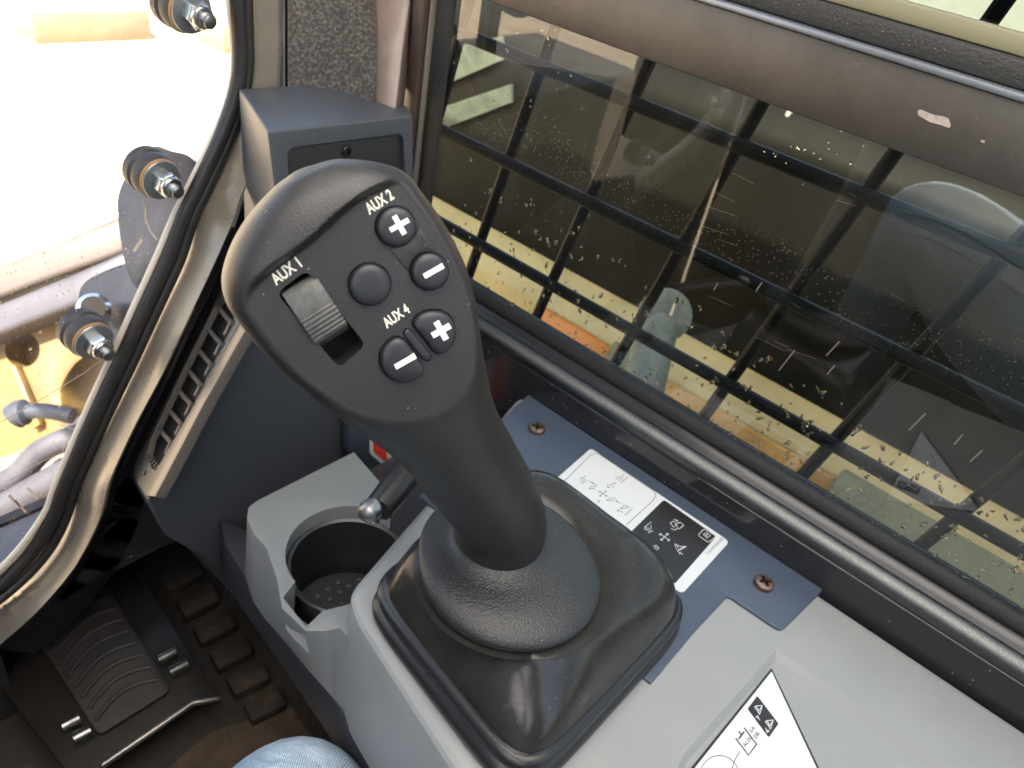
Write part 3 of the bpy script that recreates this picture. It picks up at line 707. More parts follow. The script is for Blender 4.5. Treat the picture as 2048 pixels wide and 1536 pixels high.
CC = Vector((-0.0195, 0.0135, 0))
def build_collar():
    prof = [(.036, .0495), (.0425, .0495), (.0445, .0505), (.0452, .053), (.0447, .0563), (.0428, .0592), (.0398, .0612), (.0360, .0622), (.0322, .0627), (.0285, .0632), (.0250, .0645), (.0228, .0662), (.0185, .069), (.018, .075)]
    sm = smooth_poly([Vector((a, b, 0)) for a, b in prof], 4, False)
    v, f = lathe_data([(p.x, p.y) for p in sm], CC, (0, 0, 1), 72)
    for p in v:
        t = max(0, min(1, (p.z - .053) / .0135)); t = t * t * (3 - 2 * t)
        p.x += (RB.x - CC.x) * t; p.y += (RB.y - CC.y) * t
    obj('collar', v, f, M_collar, stick, angle=1.4, label='textured flared collar at the foot of the grip')
build_collar()
def build_boot():
    Lc, Bc, Rc, Fc = onz(735, 1160, .021), onz(1056, 1562, .021), onz(1392, 1202, .021), onz(1079, 950, .035)
    Lc, Bc, Rc, Fc = [Vector((p.x, p.y, 0)) for p in (Lc, Bc, Rc, Fc)]
    Fc = Vector((Rc.x - 0.007, Lc.y - 0.008, 0))
    def bil(a, b):    # a: -x..+x, b: -y..+y
        u, v = (a + 1) / 2, (b + 1) / 2
        return Bc * (1 - u) * (1 - v) + Rc * u * (1 - v) + Lc * (1 - u) * v + Fc * u * v
    rings = [(1.045, 0.0, 6.5, 0), (1.058, .002, 6.5, 0), (1.062, .005, 6.5, 0), (1.052, .0078, 6.5, 0), (1.018, .0095, 6.5, 0), (1.0, .0108, 6.5, 0), (1.012, .0118, 6.5, 0),
             (1.034, .0132, 6.5, 0), (1.04, .0158, 6.5, 0), (1.03, .0184, 6.5, 0), (1.0, .0200, 6.5, 0), (0.975, .0205, 6.5, 0), (0.975, .0215, 6.5, 0),
             (0.970, .0238, 6.3, 0), (0.957, .029, 6, 0), (0.940, .0350, 5.6, 0), (0.918, .0405, 5.2, 0), (0.885, .0452, 4.6, .015), (.84, .0484, 4.0, .06),
             (.79, .0500, 3.4, .18), (.75, .0504, 3.0, .36), (.72, .0502, 2.6, .6), (.70, .0495, 2.3, .82), (.68, .0485, 2.2, 1), (.60, .0485, 2, 1)]
    N = 160; vs = []; fs = []
    for s, z_ring, p, be in rings:
        for i in range(N):
            z = z_ring
            th = 2 * math.pi * i / N; c, sn = math.cos(th), math.sin(th)
            rr = (abs(c) ** p + abs(sn) ** p) ** (-1 / p); a, bb = rr * c, rr * sn
            P = bil(s * a, s * bb)
            circ = CC + Vector((c, sn, 0)) * (0.048 * s / 0.69)
            P = P.lerp(circ, be)
            corner = (min(abs(a), abs(bb)) / max(abs(a), abs(bb)))
            if z > .0235:
                PY = [(.6, .0485), (.72, .0492), (.75, .0478), (.79, .0452), (.84, .0412), (.885, .0365), (.918, .0322), (.940, .0288), (.957, .0258), (.970, .0232), (1, .022)]
                zp_ = next(z0_ + (z1_ - z0_) * (s - s0_) / (s1_ - s0_) for (s0_, z0_), (s1_, z1_) in zip(PY[:-1], PY[1:]) if s <= s1_)
                g = max(0, min(1, 0.5 + (a + bb) * 0.55)); g = g * g * (3 - 2 * g)
                z = zp_ * (1 - g) + z * g
            k = max(0, min(1, (z - .024) / .018)) * (1 - be)
            P.z = z + k * (0.0012 * (corner ** 2 - 0.45) + 0.0055 * max(0, a) * (0.6 + 0.4 * bb) + 0.0035 * max(0, bb) - 0.0035 * max(0, -a) * max(0, -bb))
            # the side walls hollow slightly between the corners
            if .0215 < z < .047:
                cen = bil(0, 0); q = (1 - corner ** 1.5) * math.sin(math.pi * (z - .0215) / .0255) * 0.0008
                d = unit(Vector((P.x - cen.x, P.y - cen.y, 0))); P -= d * q
            vs.append(P)
    M = len(rings); split = 12
    def part(name, a, b, m, cap0):
        vv = vs[a * N:(b + 1) * N]; ff = []
        for k in range(b - a):
            for i in range(N): ff.append((k * N + i, k * N + (i + 1) % N, (k + 1) * N + (i + 1) % N, (k + 1) * N + i))
        if cap0: ff.append(tuple(range(N)))
        return obj(name, vv, ff, m, stick, angle=1.4)
    part('boot_bellows', 0, split, M_bellow, False); part('rubber_boot', split, M - 1, M_boot, False)
build_boot()

# ================================================================== SIDE WINDOW
WP0 = Vector((0.186, 0, 0.045)); WN = unit((1, 0, 0.012)); WU = Vector((-WN.z, 0, WN.x)); WY = Vector((0, 1, 0))
def wpt(y, h, off=0.0): return WP0 + WY * y + WU * h + WN * off
def wh(px, py, off=0.0):
    p = onp(px, py, WP0 + WN * off, WN); return (p - WP0).y, (p - WP0).dot(WU)
Y0, Y1 = -0.62, 0.335
sill = thing('window_sill_rail', 'black painted sill rail with rounded satin lip running under the side window', 'window rail', (0.16, 0, 0))
def sweepY(name, prof, m, parent, y0=Y0, y1=Y1, **k):
    pts = [Vector((x, y0, z)) for x, z in prof]
    return prism(name, pts, (0, y1 - y0, 0), m, parent, **k)
sweepY('face_strip', [(XS, -0.05), (XS, 0.0225), (XS + .0022, 0.0245), (XS + .02, 0.0245), (XS + .02, -.05)], M_gloss, sill, bevel=0.0004)
circ = [(0.1665 + 0.0072 * math.cos(t), 0.0275 + 0.0072 * math.sin(t)) for t in [2 * math.pi * i / 28 for i in range(28)]]
sweepY('rounded_lip', circ, M_rail, sill)
sweepY('upper_ledge', [(0.168, 0.025), (0.1695, 0.0333), (0.1742, 0.0345), (0.1755, 0.0362), (0.178, 0.0374), (0.186, 0.0374), (0.186, 0.025)], mat('ledge_paint', (0.018, 0.018, 0.02), 0.25, bump=0.05), sill, bevel=0.0005)
seal = sweepY('lower_seal', [(0.1785, 0.0376), (0.179, 0.040), (0.181, 0.0435), (0.184, 0.0457), (0.1915, 0.046), (0.1935, 0.0376)], mat('seal_black', (0.008, 0.008, 0.008), 0.6, bump=0.5, bscale=700, dust=0.3, dscale=500, dustcol=(0.1, 0.1, 0.06), spec=0.3), sill, bevel=0.0008)

pane = thing('side_window', 'tinted side window pane spotted with dirty water drops beside the joystick', 'window', wpt(0, 0))
hb = wh(1500, 195, -0.012)[1]; ht = wh(1553, 51, -0.012)[1]; hs = wh(1800, 47, -0.006)[1]
def sheet(name, y0, y1, h0, h1, off, th, m, parent, **k):
    return prism(name, [wpt(y0, h0, off), wpt(y1, h0, off), wpt(y1, h1, off), wpt(y0, h1, off)], WN * th, m, parent, **k)
def single(name, y0, y1, h0, h1, off, m, parent, lb=None):
    return obj(name, [wpt(y0, h0, off), wpt(y1, h0, off), wpt(y1, h1, off), wpt(y0, h1, off)], [(0, 1, 2, 3)], m, parent, smooth=False, label=lb)
single('pane', Y0, Y1 + .01, -0.004, hb + 0.03, 0.0, M_sglass, pane)
up = thing('upper_side_window', 'upper sliding pane of the side window above the brown crossbar', 'window', wpt(0, hb))
single('pane', Y0, Y1 + .01, hb + 0.02, hb + 0.6, 0.006, M_uglass, up)
bar = thing('window_crossbar', 'scuffed dark brown crossbar between the lower and upper side window panes', 'crossbar', wpt(0, hb))
sheet('bar', Y0, Y1, hb, ht, -0.012, 0.010, M_bar, bar, bevel=0.0012)
sheet('edge_trim', Y0, Y1, ht + .0002, ht + .0035, -0.0145, 0.012, mat('trim_dull_silver', (0.24, 0.26, 0.29), 0.3, metal=0.6), bar, bevel=0.001)
sheet('sash_seal', Y0, Y1, ht + .0037, hs, -0.009, 0.012, M_dusty, bar, bevel=0.002)
sheet('sash_rail', Y0, Y1, hs + .0003, hs + 0.009, -0.004, 0.008, mat('sash_olive', (0.2, 0.19, 0.12), 0.4, dust=0.2), bar, bevel=0.001)
# paint chip in the crossbar
cp = [onp(*q, WP0 - WN * 0.0121, WN) for q in ((1836, 221), (1842, 219), (1868, 230), (1888, 233), (1897, 237), (1902, 250), (1899, 256), (1882, 250), (1860, 244), (1836, 230))]
prism('paint_chip', cp, -WN * 0.0003, mat('bare_primer', (0.24, 0.2, 0.18), 0.7, mottle=0.6, mscale=200), bar, smooth=False)
cp = [onp(*q, WP0 - WN * 0.0121, WN) for q in ((1962, 280), (1970, 281), (1969, 286), (1962, 284))]
prism('paint_chip', cp, -WN * 0.0003, MATS['bare_primer'], bar, smooth=False)

# post between the windshield and the side window
post = thing('corner_post', 'dark corner post with rubber edging between windshield and side window', 'post', wpt(Y1, 0))
def postbar(name, y0, y1, off, th, m, h0=-0.02, h1=0.75, bevel=0.002):
    return sheet(name, y0, y1, h0, h1, off, th, m, post, bevel=bevel)
ya = wh(860, 100, -0.01)[0]; yb = wh(800, 150, -0.01)[0]
postbar('glass_edge', ya - 0.012, ya + 0.004, -0.004, 0.003, M_dusty, bevel=0.0008)
postbar('pale_edging', ya + 0.0045, ya + 0.008, -0.0075, 0.006, mat('edging_grey', (0.17, 0.15, 0.12), 0.35))
postbar('brown_frame', ya + 0.0085, ya + 0.02, -0.012, 0.014, mat('frame_brown', (0.06, 0.042, 0.035), 0.35, bump=0.1))
postbar('pillar_core', ya + 0.0205, ya + 0.075, -0.006, 0.02, M_black)

# wire guard outside
guard = thing('window_guard', 'black welded wire guard outside the side window', 'guard', wpt(0, 0, 0.06))
GO = 0.062
lv = [wh(1262, 660, GO)[1], wh(1485, 554, GO)[1], wh(1485, 293, GO)[1]]
lv.append(lv[2] + (lv[2] - lv[1])); lv.append(lv[3] + (lv[2] - lv[1])); lv.insert(0, lv[0] - (lv[2] - lv[1]))
for h in lv:
    tube('wire', [wpt(-0.75, h, GO), wpt(0.50, h, GO)], 0.0052, M_wire, guard, n=10)
ys = [wh(x, y, GO)[0] for x, y in ((951, 489), (1095, 567), (1262, 660), (1454, 763), (1666, 883), (1922, 1030))]
h1v = lv[1]; dy = (ys[0] - ys[5]) / 5
sl = []
for x, y in ((951, 489), (1262, 660), (1666, 883)):
    d = unit(Vector((x - 680, y - 1695, 0))); q = wh(x + d.x * 260, y + d.y * 260, GO); p = wh(x, y, GO); sl.append((q[0] - p[0]) / (q[1] - p[1]))
SLOPE = sum(sl) / 3
for k in range(-2, 11):
    y = ys[k] if 0 <= k < 6 else (ys[0] - dy * k if k < 0 else ys[5] - dy * (k - 5))
    f = lambda h: wpt(y + SLOPE * (h - h1v), h, GO + 0.0065)
    tube('wire', [f(lv[0] - .02), f(lv[-1] + .02)], 0.0048, M_wire, guard, n=10)

# water drops on the outside of the pane
def drops():
    rnd = random.Random(5); V = []; Fs = []
    def blob(y, h, r, el, ang):
        n = 9; off = len(V); rr = [r * rnd.uniform(0.35, 1.15) for _ in range(n)]
        ca, sa = math.cos(ang), math.sin(ang)
        for s, z in ((1, 0), (0.72, 0.55), (0.35, 0.8)):
            for i in range(n):
                t = 2 * math.pi * i / n; a = math.cos(t) * rr[i] * s * el; b = math.sin(t) * rr[i] * s
                V.append(wpt(y + a * ca - b * sa, h + a * sa + b * ca, 0.0004 + z * r * 0.6))
        for k in range(2):
            for i in range(n): Fs.append((off + k * n + i, off + k * n + (i + 1) % n, off + (k + 1) * n + (i + 1) % n, off + (k + 1) * n + i))
        Fs.append(tuple(off + 2 * n + i for i in range(n))); Fs.append(tuple(off + n - 1 - i for i in range(n)))
    def put(px, py, r):
        y, h = wh(px, py); blob(y, h, r, rnd.uniform(1, 2.6), rnd.uniform(0.6, 2.4) )
    # the splashed band low on the pane, thinning out upwards
    for _ in range(520):
        x = rnd.uniform(900, 2060); base = 640 + (x - 950) * 0.66
        u = rnd.random() ** 1.4; y = base - u * 300 - 20
        put(x, y, rnd.uniform(0.0005, 0.0017) * (1.7 if rnd.random() < 0.08 else 1))
    for _ in range(150): put(rnd.uniform(880, 1180), rnd.uniform(40, 640), rnd.uniform(0.0003, 0.0007))
    for _ in range(22): put(rnd.gauss(1600, 60), rnd.gauss(310, 25), rnd.uniform(0.0002, 0.0008))
    tag(obj('water_drops', V, Fs, M_water, None, angle=1.5), 'dirty dried and wet water drops spattered over the lower side window', 'drops', kind='stuff')
drops()
def scuffs():
    rnd = random.Random(9); datas = []
    for x0, y0, x1, y1 in ((1558, 741, 1590, 700), (1653, 711, 1680, 682), (1512, 582, 1525, 564), (1818, 860, 1852, 826), (1908, 889, 1926, 868), (1940, 923, 1965, 900), (1655, 748, 1670, 730), (1428, 580, 1436, 566)):
        a = wh(x0, y0); b = wh(x1, y1); P = [wpt(*a, -0.0005), wpt(*b, -0.0005)]
        v, f = ribbon(P, 0.0007, WN); datas.append((v, f))
    for _ in range(35):
        x = rnd.uniform(1400, 2048); y = rnd.uniform(200, 700); L = rnd.uniform(8, 60); s = rnd.uniform(0.3, 0.6)
        a = wh(x, y); b = wh(x + L, y + L * s); v, f = ribbon([wpt(*a, -0.0005), wpt(*b, -0.0005)], 0.00016, WN); datas.append((v, f))
    v, f = merge(datas); o = obj('scuff_marks', v, f, mat('dried_mud', (0.16, 0.14, 0.10), 0.9), pane, smooth=False); o['kind'] = 'stuff'
scuffs()

# ================================================================== MACHINE OUTSIDE THE SIDE WINDOW
def sweepo(name, prof, y0, y1, m, parent=None, **k):
    return prism(name, [Vector((x, y0, z)) for x, z in prof], (0, y1 - y0, 0), m, parent, **k)
boom = thing('boom_side', 'dark dirty boom side filling the view behind the wire guard', 'boom', (0.9, 0, 0))
zt = onx(1724, 859, .715).z; zo = onx(1587, 903, .66).z
sweepo('boom_plate', [(0.715, zt - .02), (0.715, 0.10), (0.75, 0.13), (1.25, 0.13), (1.25, -0.3)], -1.3, 1.15, M_dark, boom, bevel=0.01)
MPL = mat('concrete_patch', (0.085, 0.105, 0.085), 0.6, mottle=0.8, mscale=20, mcol=(0.03, 0.04, 0.03))
for q in (((884, 100), (1002, 72), (1008, 118), (884, 172)), ((862, 222), (1022, 168), (1022, 205), (858, 268))):
    prism('concrete_patch', [onx(*p, .708) for p in q], (.006, 0, 0), MPL, boom)  # pale patches on the boom stand in for lit concrete beyond
deck = thing('side_deck', 'pale dusty yellow deck beam with orange lower flange behind the wire guard', 'deck', (0.7, 0, -0.25))
sweepo('deck_beam', [(0.66, zo), (0.7, zt - .006), (0.7149, zt), (0.7149, zo - .05), (0.66, zo - .05)], -1.3, 1.1, M_pale, deck, bevel=0.002)
ya_, yb_, yc_ = onx(1085, 640, .655).y, onx(1215, 720, .655).y, onx(1290, 800, .655).y
ye_ = onx(1655, 985, .655).y
sweepo('orange_flange', [(0.60, zo - .12), (0.652, zo - .001), (0.6595, zo - .001), (0.6595, zo - .12)], yb_, ya_, M_orange, deck, bevel=0.001)
MG = mat('weathered_green_grey', (0.13, 0.14, 0.09), 0.7, mottle=0.9, mscale=9, mcol=(0.05, 0.05, 0.035))
sweepo('grey_flange', [(0.60, zo - .12), (0.652, zo + .012), (0.6595, zo + .012), (0.6595, zo - .12)], yc_, yb_ - .002, MG, deck, bevel=0.001)
sweepo('ochre_flange', [(0.60, zo - .12), (0.652, zo - .001), (0.6595, zo - .001), (0.6595, zo - .12)], ye_, yc_ - .002, mat('ochre_paint', (0.24, 0.14, 0.035), 0.5, mottle=0.6, mscale=20), deck, bevel=0.001)
sweepo('lower_plate', [(0.48, zo - .2), (0.60, zo + .01), (0.6595, zo + .02), (0.6595, zo - .3)], -1.3, ye_ - .002, MG, deck, bevel=0.004)
sweepo('lower_web', [(0.664, zo - .5), (0.664, zo - .051), (0.714, zo - .051), (0.714, zo - .5)], -1.3, 1.3, M_dark, deck)
cyl = thing('hydraulic_cylinder', 'pale grey cylinder end with hose seen between the guard wires', 'cylinder', cam(1330, 660, 1.0))
tube('barrel', [cam(1320, 640, 0.98), cam(1290, 760, 0.93), cam(1270, 860, 0.88)], 0.026, mat('pale_grey_green', (0.13, 0.15, 0.12), 0.6, mottle=0.9, mscale=35, mcol=(0.05, 0.055, 0.045)), cyl, n=20)
lathe('end_cap', [(0.02, 0), (0.034, 0.004), (0.034, 0.02), (0.02, 0.026)], cam(1325, 632, 0.98), CF * -1, MATS['pale_grey_green'], cyl, n=24)
clamp = thing('hose_clamp', 'pale worn clamp with round bolt under the crossbar', 'clamp', cam(1595, 290, 0.95))
tube('clamp_ring', [cam(1595, 240, 0.95) + (CR * math.cos(t) + CD * math.sin(t)) * 0.014 for t in [i * 2 * math.pi / 24 for i in range(24)]], 0.004, MATS['pale_grey_green'], clamp, closed=True, n=8)
prism('clamp_plate', [cam(*q, 0.95) for q in ((1540, 275), (1590, 282), (1645, 305), (1638, 330), (1600, 318), (1545, 300))], CF * 0.012, MATS['pale_grey_green'], clamp, bevel=0.003)
blk = thing('concrete_kerb', 'pale concrete kerb lying beyond the machine left of the guard', 'kerb', (1.6, 2.0, -1.7))
box('kerb_block', (1.2, 1.9, -1.8), (5.5, 2.6, -1.3), M_concrete, blk, bevel=0.03)

# ================================================================== WINDSHIELD, FRAME, SEAL
YW = 0.36
def wsx(pts, y=YW): return [ony(a, b, y) for a, b in pts]
sealL = [(452, -60), (453, 0), (461, 70), (463, 130), (457, 175), (443, 222), (420, 275), (393, 330), (368, 380), (342, 430), (307, 510), (273, 585), (219, 705), (164, 825), (102, 975), (85, 1020), (45, 1078), (0, 1128), (-60, 1180), (-160, 1240)]
sealR = [(505, -60), (505, 0), (506, 70), (506, 130), (500, 175), (487, 225), (468, 280), (445, 335), (422, 385), (400, 435), (375, 520), (330, 618), (274, 738), (222, 845), (165, 965), (150, 1025), (122, 1090), (76, 1150), (0, 1215), (-90, 1275)]
frR = [(556, -60), (556, 0), (556, 70), (556, 130), (552, 185), (535, 245), (518, 300), (498, 350), (478, 400), (460, 455), (420, 545), (375, 640), (318, 760), (265, 860), (218, 965), (200, 1035), (165, 1108), (130, 1160), (66, 1232), (-10, 1298)]
wframe = thing('curved_cab_frame', 'tan-reflecting painted windshield frame curving down the left with black rubber seal', 'cab frame', ony(300, 600, YW))
def band(name, A, B, y, th, m, parent, bevel=0.002, y2=None, T=None, **k):
    a = smooth_poly(wsx(A, y), 4, False); b = smooth_poly(wsx(B, y if y2 is None else y2) if not isinstance(y2, list) else [ony(p[0], p[1], q) for p, q in zip(B, y2)], 4, False); n = len(a); vs = a + b
    T = Vector(T) if T else Vector((0, th, 0)); vs += [p + T for p in a + b]; m2 = 2 * n; fs = []
    for i in range(n - 1):
        fs += [(i, i + 1, n + i + 1, n + i), (m2 + i, m2 + n + i, m2 + n + i + 1, m2 + i + 1), (i, m2 + i, m2 + i + 1, i + 1), (n + i, n + i + 1, m2 + n + i + 1, m2 + n + i)]
    fs += [(0, n, m2 + n, m2), (n - 1, m2 + n - 1, m2 + 2 * n - 1, 2 * n - 1)]
    return obj(name, vs, fs, m, parent, bevel=bevel, **k)
def lerp_px(A, B, t): return [(a[0] + (b[0] - a[0]) * t, a[1] + (b[1] - a[1]) * t) for a, b in zip(A, B)]
FY = [.346] * 5 + [.344, .340, .334, .327, .319, .311, .305] + [.302] * 8
band('frame_return', frR[9:], [(a + 14, b + 4) for a, b in frR[9:]], 0.306, 0.003, M_black, wframe, y2=0.350, T=(.003, .001, 0))
band('frame_backing', [(a + 8, b + 2) for a, b in frR[6:]], [(a + 80, b + 12) for a, b in frR[6:]], 0.353, 0.006, M_black, wframe)
band('painted_frame', lerp_px(sealR, frR, -0.1), frR, YW - 0.006, 0.03, M_frame, wframe, bevel=0.0012, y2=FY, T=(.0035, .001, .001))
cl = smooth_poly(wsx(lerp_px(sealL, sealR, 0.42), YW - 0.006), 4, False)
tube('rubber_seal', cl, 0.0058, M_rubber, wframe, n=16)
cl = smooth_poly(wsx(lerp_px(sealL, sealR, 0.78), YW - 0.008), 4, False)
tube('seal_bead', cl, 0.0040, M_rubber, wframe, n=14)
cl = smooth_poly(wsx(lerp_px(sealL, sealR, 0.10), YW - 0.004), 4, False)
tube('seal_lip', cl, 0.0023, M_lip, wframe, n=10)
cl = smooth_poly(wsx(lerp_px(sealL, sealR, 1.02), YW - 0.0075), 4, False)
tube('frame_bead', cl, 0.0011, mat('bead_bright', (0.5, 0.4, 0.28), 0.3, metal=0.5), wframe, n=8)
ws = thing('windshield', 'dusty lower windshield pane at the left with splashes and smears', 'window', ony(100, 500, YW + .004))
gl = wsx(lerp_px(sealL, sealR, 0.5), YW + 0.004)
poly = gl + [Vector((-1.2, YW + .004, gl[-1].z)), Vector((-1.2, YW + .004, 1.0)), Vector((gl[0].x + .1, YW + .004, 1.0))]
obj('pane', poly, [tuple(range(len(poly)))], M_wglass, ws, smooth=False)
def smears():
    rnd = random.Random(3); datas = []
    for _ in range(420):
        x = rnd.uniform(0, 420); y = rnd.uniform(480, 1100) if rnd.random() < 0.8 else rnd.uniform(380, 600)
        if x > 470 - (y - 100) * 0.42: continue
        c = ony(x, y, YW + .003); r = rnd.uniform(0.0002, 0.0006) * (2 if rnd.random() < .08 else 1); n = 6
        el = rnd.uniform(0.8, 1.8); a0 = rnd.uniform(0, 3)
        v = [c + Vector((math.cos(a0) * math.cos(t) * r * el - math.sin(a0) * math.sin(t) * r, 0, math.sin(a0) * math.cos(t) * r * el + math.cos(a0) * math.sin(t) * r)) * rnd.uniform(.7, 1.1) for t in [i * math.pi / 3 for i in range(n)]]
        v = [Vector((p.x, c.y, p.z)) if True else p for p in v]
        datas.append((v, [tuple(range(n))]))
    for pl, wdt in (([(288, 400), (292, 440), (300, 462), (314, 480)], .0011), ([(0, 845), (60, 812), (170, 745), (240, 690)], .0007), ([(120, 850), (160, 862), (170, 880)], .0006), ([(20, 960), (80, 925), (125, 905), (130, 880)], .0007),
                    ([(268, 502), (284, 478)], .0022), ([(18, 990), (40, 1015)], .002), ([(30, 1000), (52, 1025)], .0015), ([(55, 975), (75, 998)], .0015)):
        v, f = ribbon([ony(a, b, YW + .003) for a, b in pl], wdt, (0, -1, 0)); datas.append((v, f))
    v, f = merge(datas); o = obj('splash_marks', v, f, mat('dried_splash', (0.75, 0.6, 0.45), 0.9), ws, smooth=False); o['kind'] = 'stuff'
smears()

# bolts with rubber grommets
BAX = unit((0.05, -1, -0.08))
def make_bolt(px, py, label):
    c = ony(px, py, YW + 0.0)
    t = thing('glass_bolt', label, 'bolt', c, group='bolts through the windshield edge')
    lathe('rubber_grommet', [(.012, -.012), (.0150, -.010), (.0154, -.004), (.0142, -.002), (.0150, 0), (.0150, .005), (.0138, .008), (.010, .009)], c, BAX, mat('grommet_rubber', (0.03, 0.026, 0.025), 0.55, bump=0.1), t, n=40)
    lathe('orange_ring', [(.0128, .0065), (.0138, .0075), (.0139, .0086), (.0128, .0092)], c, BAX, mat('orange_rubber', (0.4, 0.22, 0.08), 0.6), t, n=40)
    lathe('washer', [(.009, .0092), (.0130, .0094), (.0134, .0102), (.0130, .0110), (.009, .0113)], c, BAX, mat('dull_zinc', (0.3, 0.32, 0.33), 0.35, metal=0.8), t, n=40)
    x, y = frame_of(BAX); z = unit(BAX); hx = []
    for h, s in ((.0112, .96), (.0120, 1.0), (.0190, 1.0), (.0200, .93)):
        for i in range(6): a = math.radians(60 * i + 12); hx.append(c + (x * math.cos(a) + y * math.sin(a)) * .0086 * s + z * h)
    fs = [(k * 6 + i, k * 6 + (i + 1) % 6, (k + 1) * 6 + (i + 1) % 6, (k + 1) * 6 + i) for k in range(3) for i in range(6)] + [tuple(range(6)), tuple(range(18, 24))]
    obj('hex_nut', hx, fs, M_zinc, t, smooth=False, bevel=0.0004)
    lathe('nylon_collar', [(.0072, .0198), (.0070, .0218), (.0062, .0228), (.005, .0230)], c, BAX, M_zinc, t, n=30)
    prof = [(.004, .0225)]
    for k in range(4): prof += [(.0046, .0240 + k * .0011), (.0041, .02455 + k * .0011)]
    prof += [(.0042, .0286), (.0034, .0294)]
    lathe('threaded_end', prof, c, BAX, M_thread, t, n=24, angle=1.2)
    return t
bolt = make_bolt(363, 10, 'topmost zinc bolt and nut at the windshield edge')
def copy_tree(o, parent=None, loc=None):
    c = o.copy(); COL.objects.link(c)
    if parent is not None: c.parent = parent
    if loc is not None: c.location = loc
    for ch in list(o.children): copy_tree(ch, c)
    return c
def kids(o): return [c for c in D.objects if c.parent == o]
def copy_thing(o, loc, label):
    r = o.copy(); COL.objects.link(r); r.location = loc; r['label'] = label
    for ch in kids(o):
        if ch.users_collection and ch != r:
            c = ch.copy(); COL.objects.link(c); c.parent = r
            for g in kids(ch): d = g.copy(); COL.objects.link(d); d.parent = c
    return r
copy_thing(bolt, ony(305, 347, YW), 'middle zinc bolt and nut, over the dark bracket on the windshield edge')
copy_thing(bolt, ony(172, 668, YW), 'lowest zinc bolt and nut, beside the yellow machinery')

# guard brackets and linkage in front of the windshield
br = thing('windshield_bracket', 'dark curved plastic bracket outside the glass behind the middle bolt', 'bracket', cam(290, 450, 0.72))
pts = [(262, 330), (300, 292), (340, 300), (385, 320), (372, 400), (352, 470), (320, 540), (285, 585), (258, 560), (243, 500), (234, 430), (236, 385)]
prism('bracket_plate', smooth_poly([cam(*q, 0.70) for q in pts], 4), CF * 0.05, M_plast, br, bevel=0.006)
br = thing('lamp_housing', 'black rounded lamp housing outside the glass behind the lowest bolt', 'lamp', cam(210, 620, 0.72))
pts = [(160, 568), (205, 540), (258, 522), (300, 520), (330, 545), (300, 620), (262, 700), (235, 730), (190, 712), (150, 690), (148, 620)]
prism('housing_shell', smooth_poly([cam(*q, 0.70) for q in pts], 4), CF * 0.07, mat('shell_plastic', (0.05, 0.052, 0.06), 0.2, mottle=0.3), br, bevel=0.014, seg=4)
lathe('lamp_lens', [(0.0, 0), (0.011, 0.001), (0.014, 0.006), (0.014, 0.02), (0.01, 0.024)], cam(190, 628, 0.685), cam(186, 628, 0.675) - cam(195, 665, 0.74), mat('lens_silver', (0.7, 0.7, 0.72), 0.15, metal=0.9), br, n=30)
def beam(name, label, cat, quad, d, th, m, bevel=0.01):
    t = thing(name, label, cat, cam(*quad[0], d)); prism('beam_body', [cam(*q, d) for q in quad], CF * th, m, t, bevel=bevel, seg=3); return t
beam('upper_link_beam', 'broad brown steel beam crossing the lower left of the windshield', 'beam', [(-160, 585), (60, 505), (250, 425), (300, 405), (300, 480), (230, 512), (60, 572), (-160, 660)], 1.30, 0.16, mat('brown_steel', (0.05, 0.038, 0.03), 0.5, mottle=0.5, mscale=9, coat=0.15))
beam('lower_link_beam', 'blue-grey steel beam just above the yellow casting', 'beam', [(-160, 668), (40, 590), (150, 545), (250, 500), (270, 560), (150, 612), (20, 660), (-160, 730)], 1.24, 0.12, mat('blue_grey_steel', (0.03, 0.028, 0.036), 0.45, mottle=0.5, mscale=12))
cast = thing('yellow_casting', 'yellow cast machine bracket with round hole below the steel beams', 'casting', cam(60, 760, 1.3))
yc = prism('casting_body', smooth_poly([cam(*q, 1.30) for q in ((-160, 700), (60, 640), (150, 600), (205, 610), (212, 680), (150, 730), (120, 790), (140, 850), (90, 905), (0, 930), (-160, 960))], 3), CF * 0.12, M_yellow, cast, bevel=0.012)
v, f = lathe_data([(0.03, -0.05), (0.03, 0.05)], cam(45, 700, 1.30), CF, 28); boolean(yc, cutter(v, f, rootloc(cast)))
prism('casting_rib', [cam(*q, 1.28) for q in ((10, 735), (28, 728), (80, 850), (62, 860))], CF * 0.02, M_yellow, cast, bevel=0.004)
prism('lower_lug', smooth_poly([cam(*q, 1.2) for q in ((60, 1010), (95, 935), (125, 915), (120, 960), (80, 1040))], 3), CF * 0.06, M_yellow, cast, bevel=0.006)
hs_ = thing('hydraulic_hoses', 'grey hydraulic hoses below the yellow casting', 'hoses', cam(60, 900, 1.2))
MH = mat('hose_grey', (0.03, 0.028, 0.035), 0.6, mottle=0.5, mscale=20)
tube('hose', smooth_poly([cam(*q, 1.14) for q in ((-80, 985), (20, 960), (80, 905), (130, 880), (200, 860))], 6, False), 0.018, MH, hs_)
tube('hose', smooth_poly([cam(*q, 1.12) for q in ((-80, 1060), (20, 1010), (90, 970), (170, 930), (240, 910))], 6, False), 0.022, MH, hs_)
tube('hose_end', smooth_poly([cam(*q, 1.15) for q in ((28, 835), (45, 825), (90, 822), (145, 832))], 6, False), [0.02] * 8 + [0.012] * 11, mat('hose_blue', (0.035, 0.04, 0.055), 0.5), hs_)
low = thing('swing_frame', 'dark machine frame below the hoses seen through the windshield', 'frame', cam(80, 1050, 1.3))
prism('frame_plate', [cam(*q, 1.3) for q in ((-300, 930), (0, 905), (260, 780), (300, 1200), (-300, 1400))], CF * 0.2, mat('frame_mud', (0.13, 0.11, 0.105), 0.5, mottle=0.8, mscale=8, mcol=(0.25, 0.19, 0.12)), low, bevel=0.01)

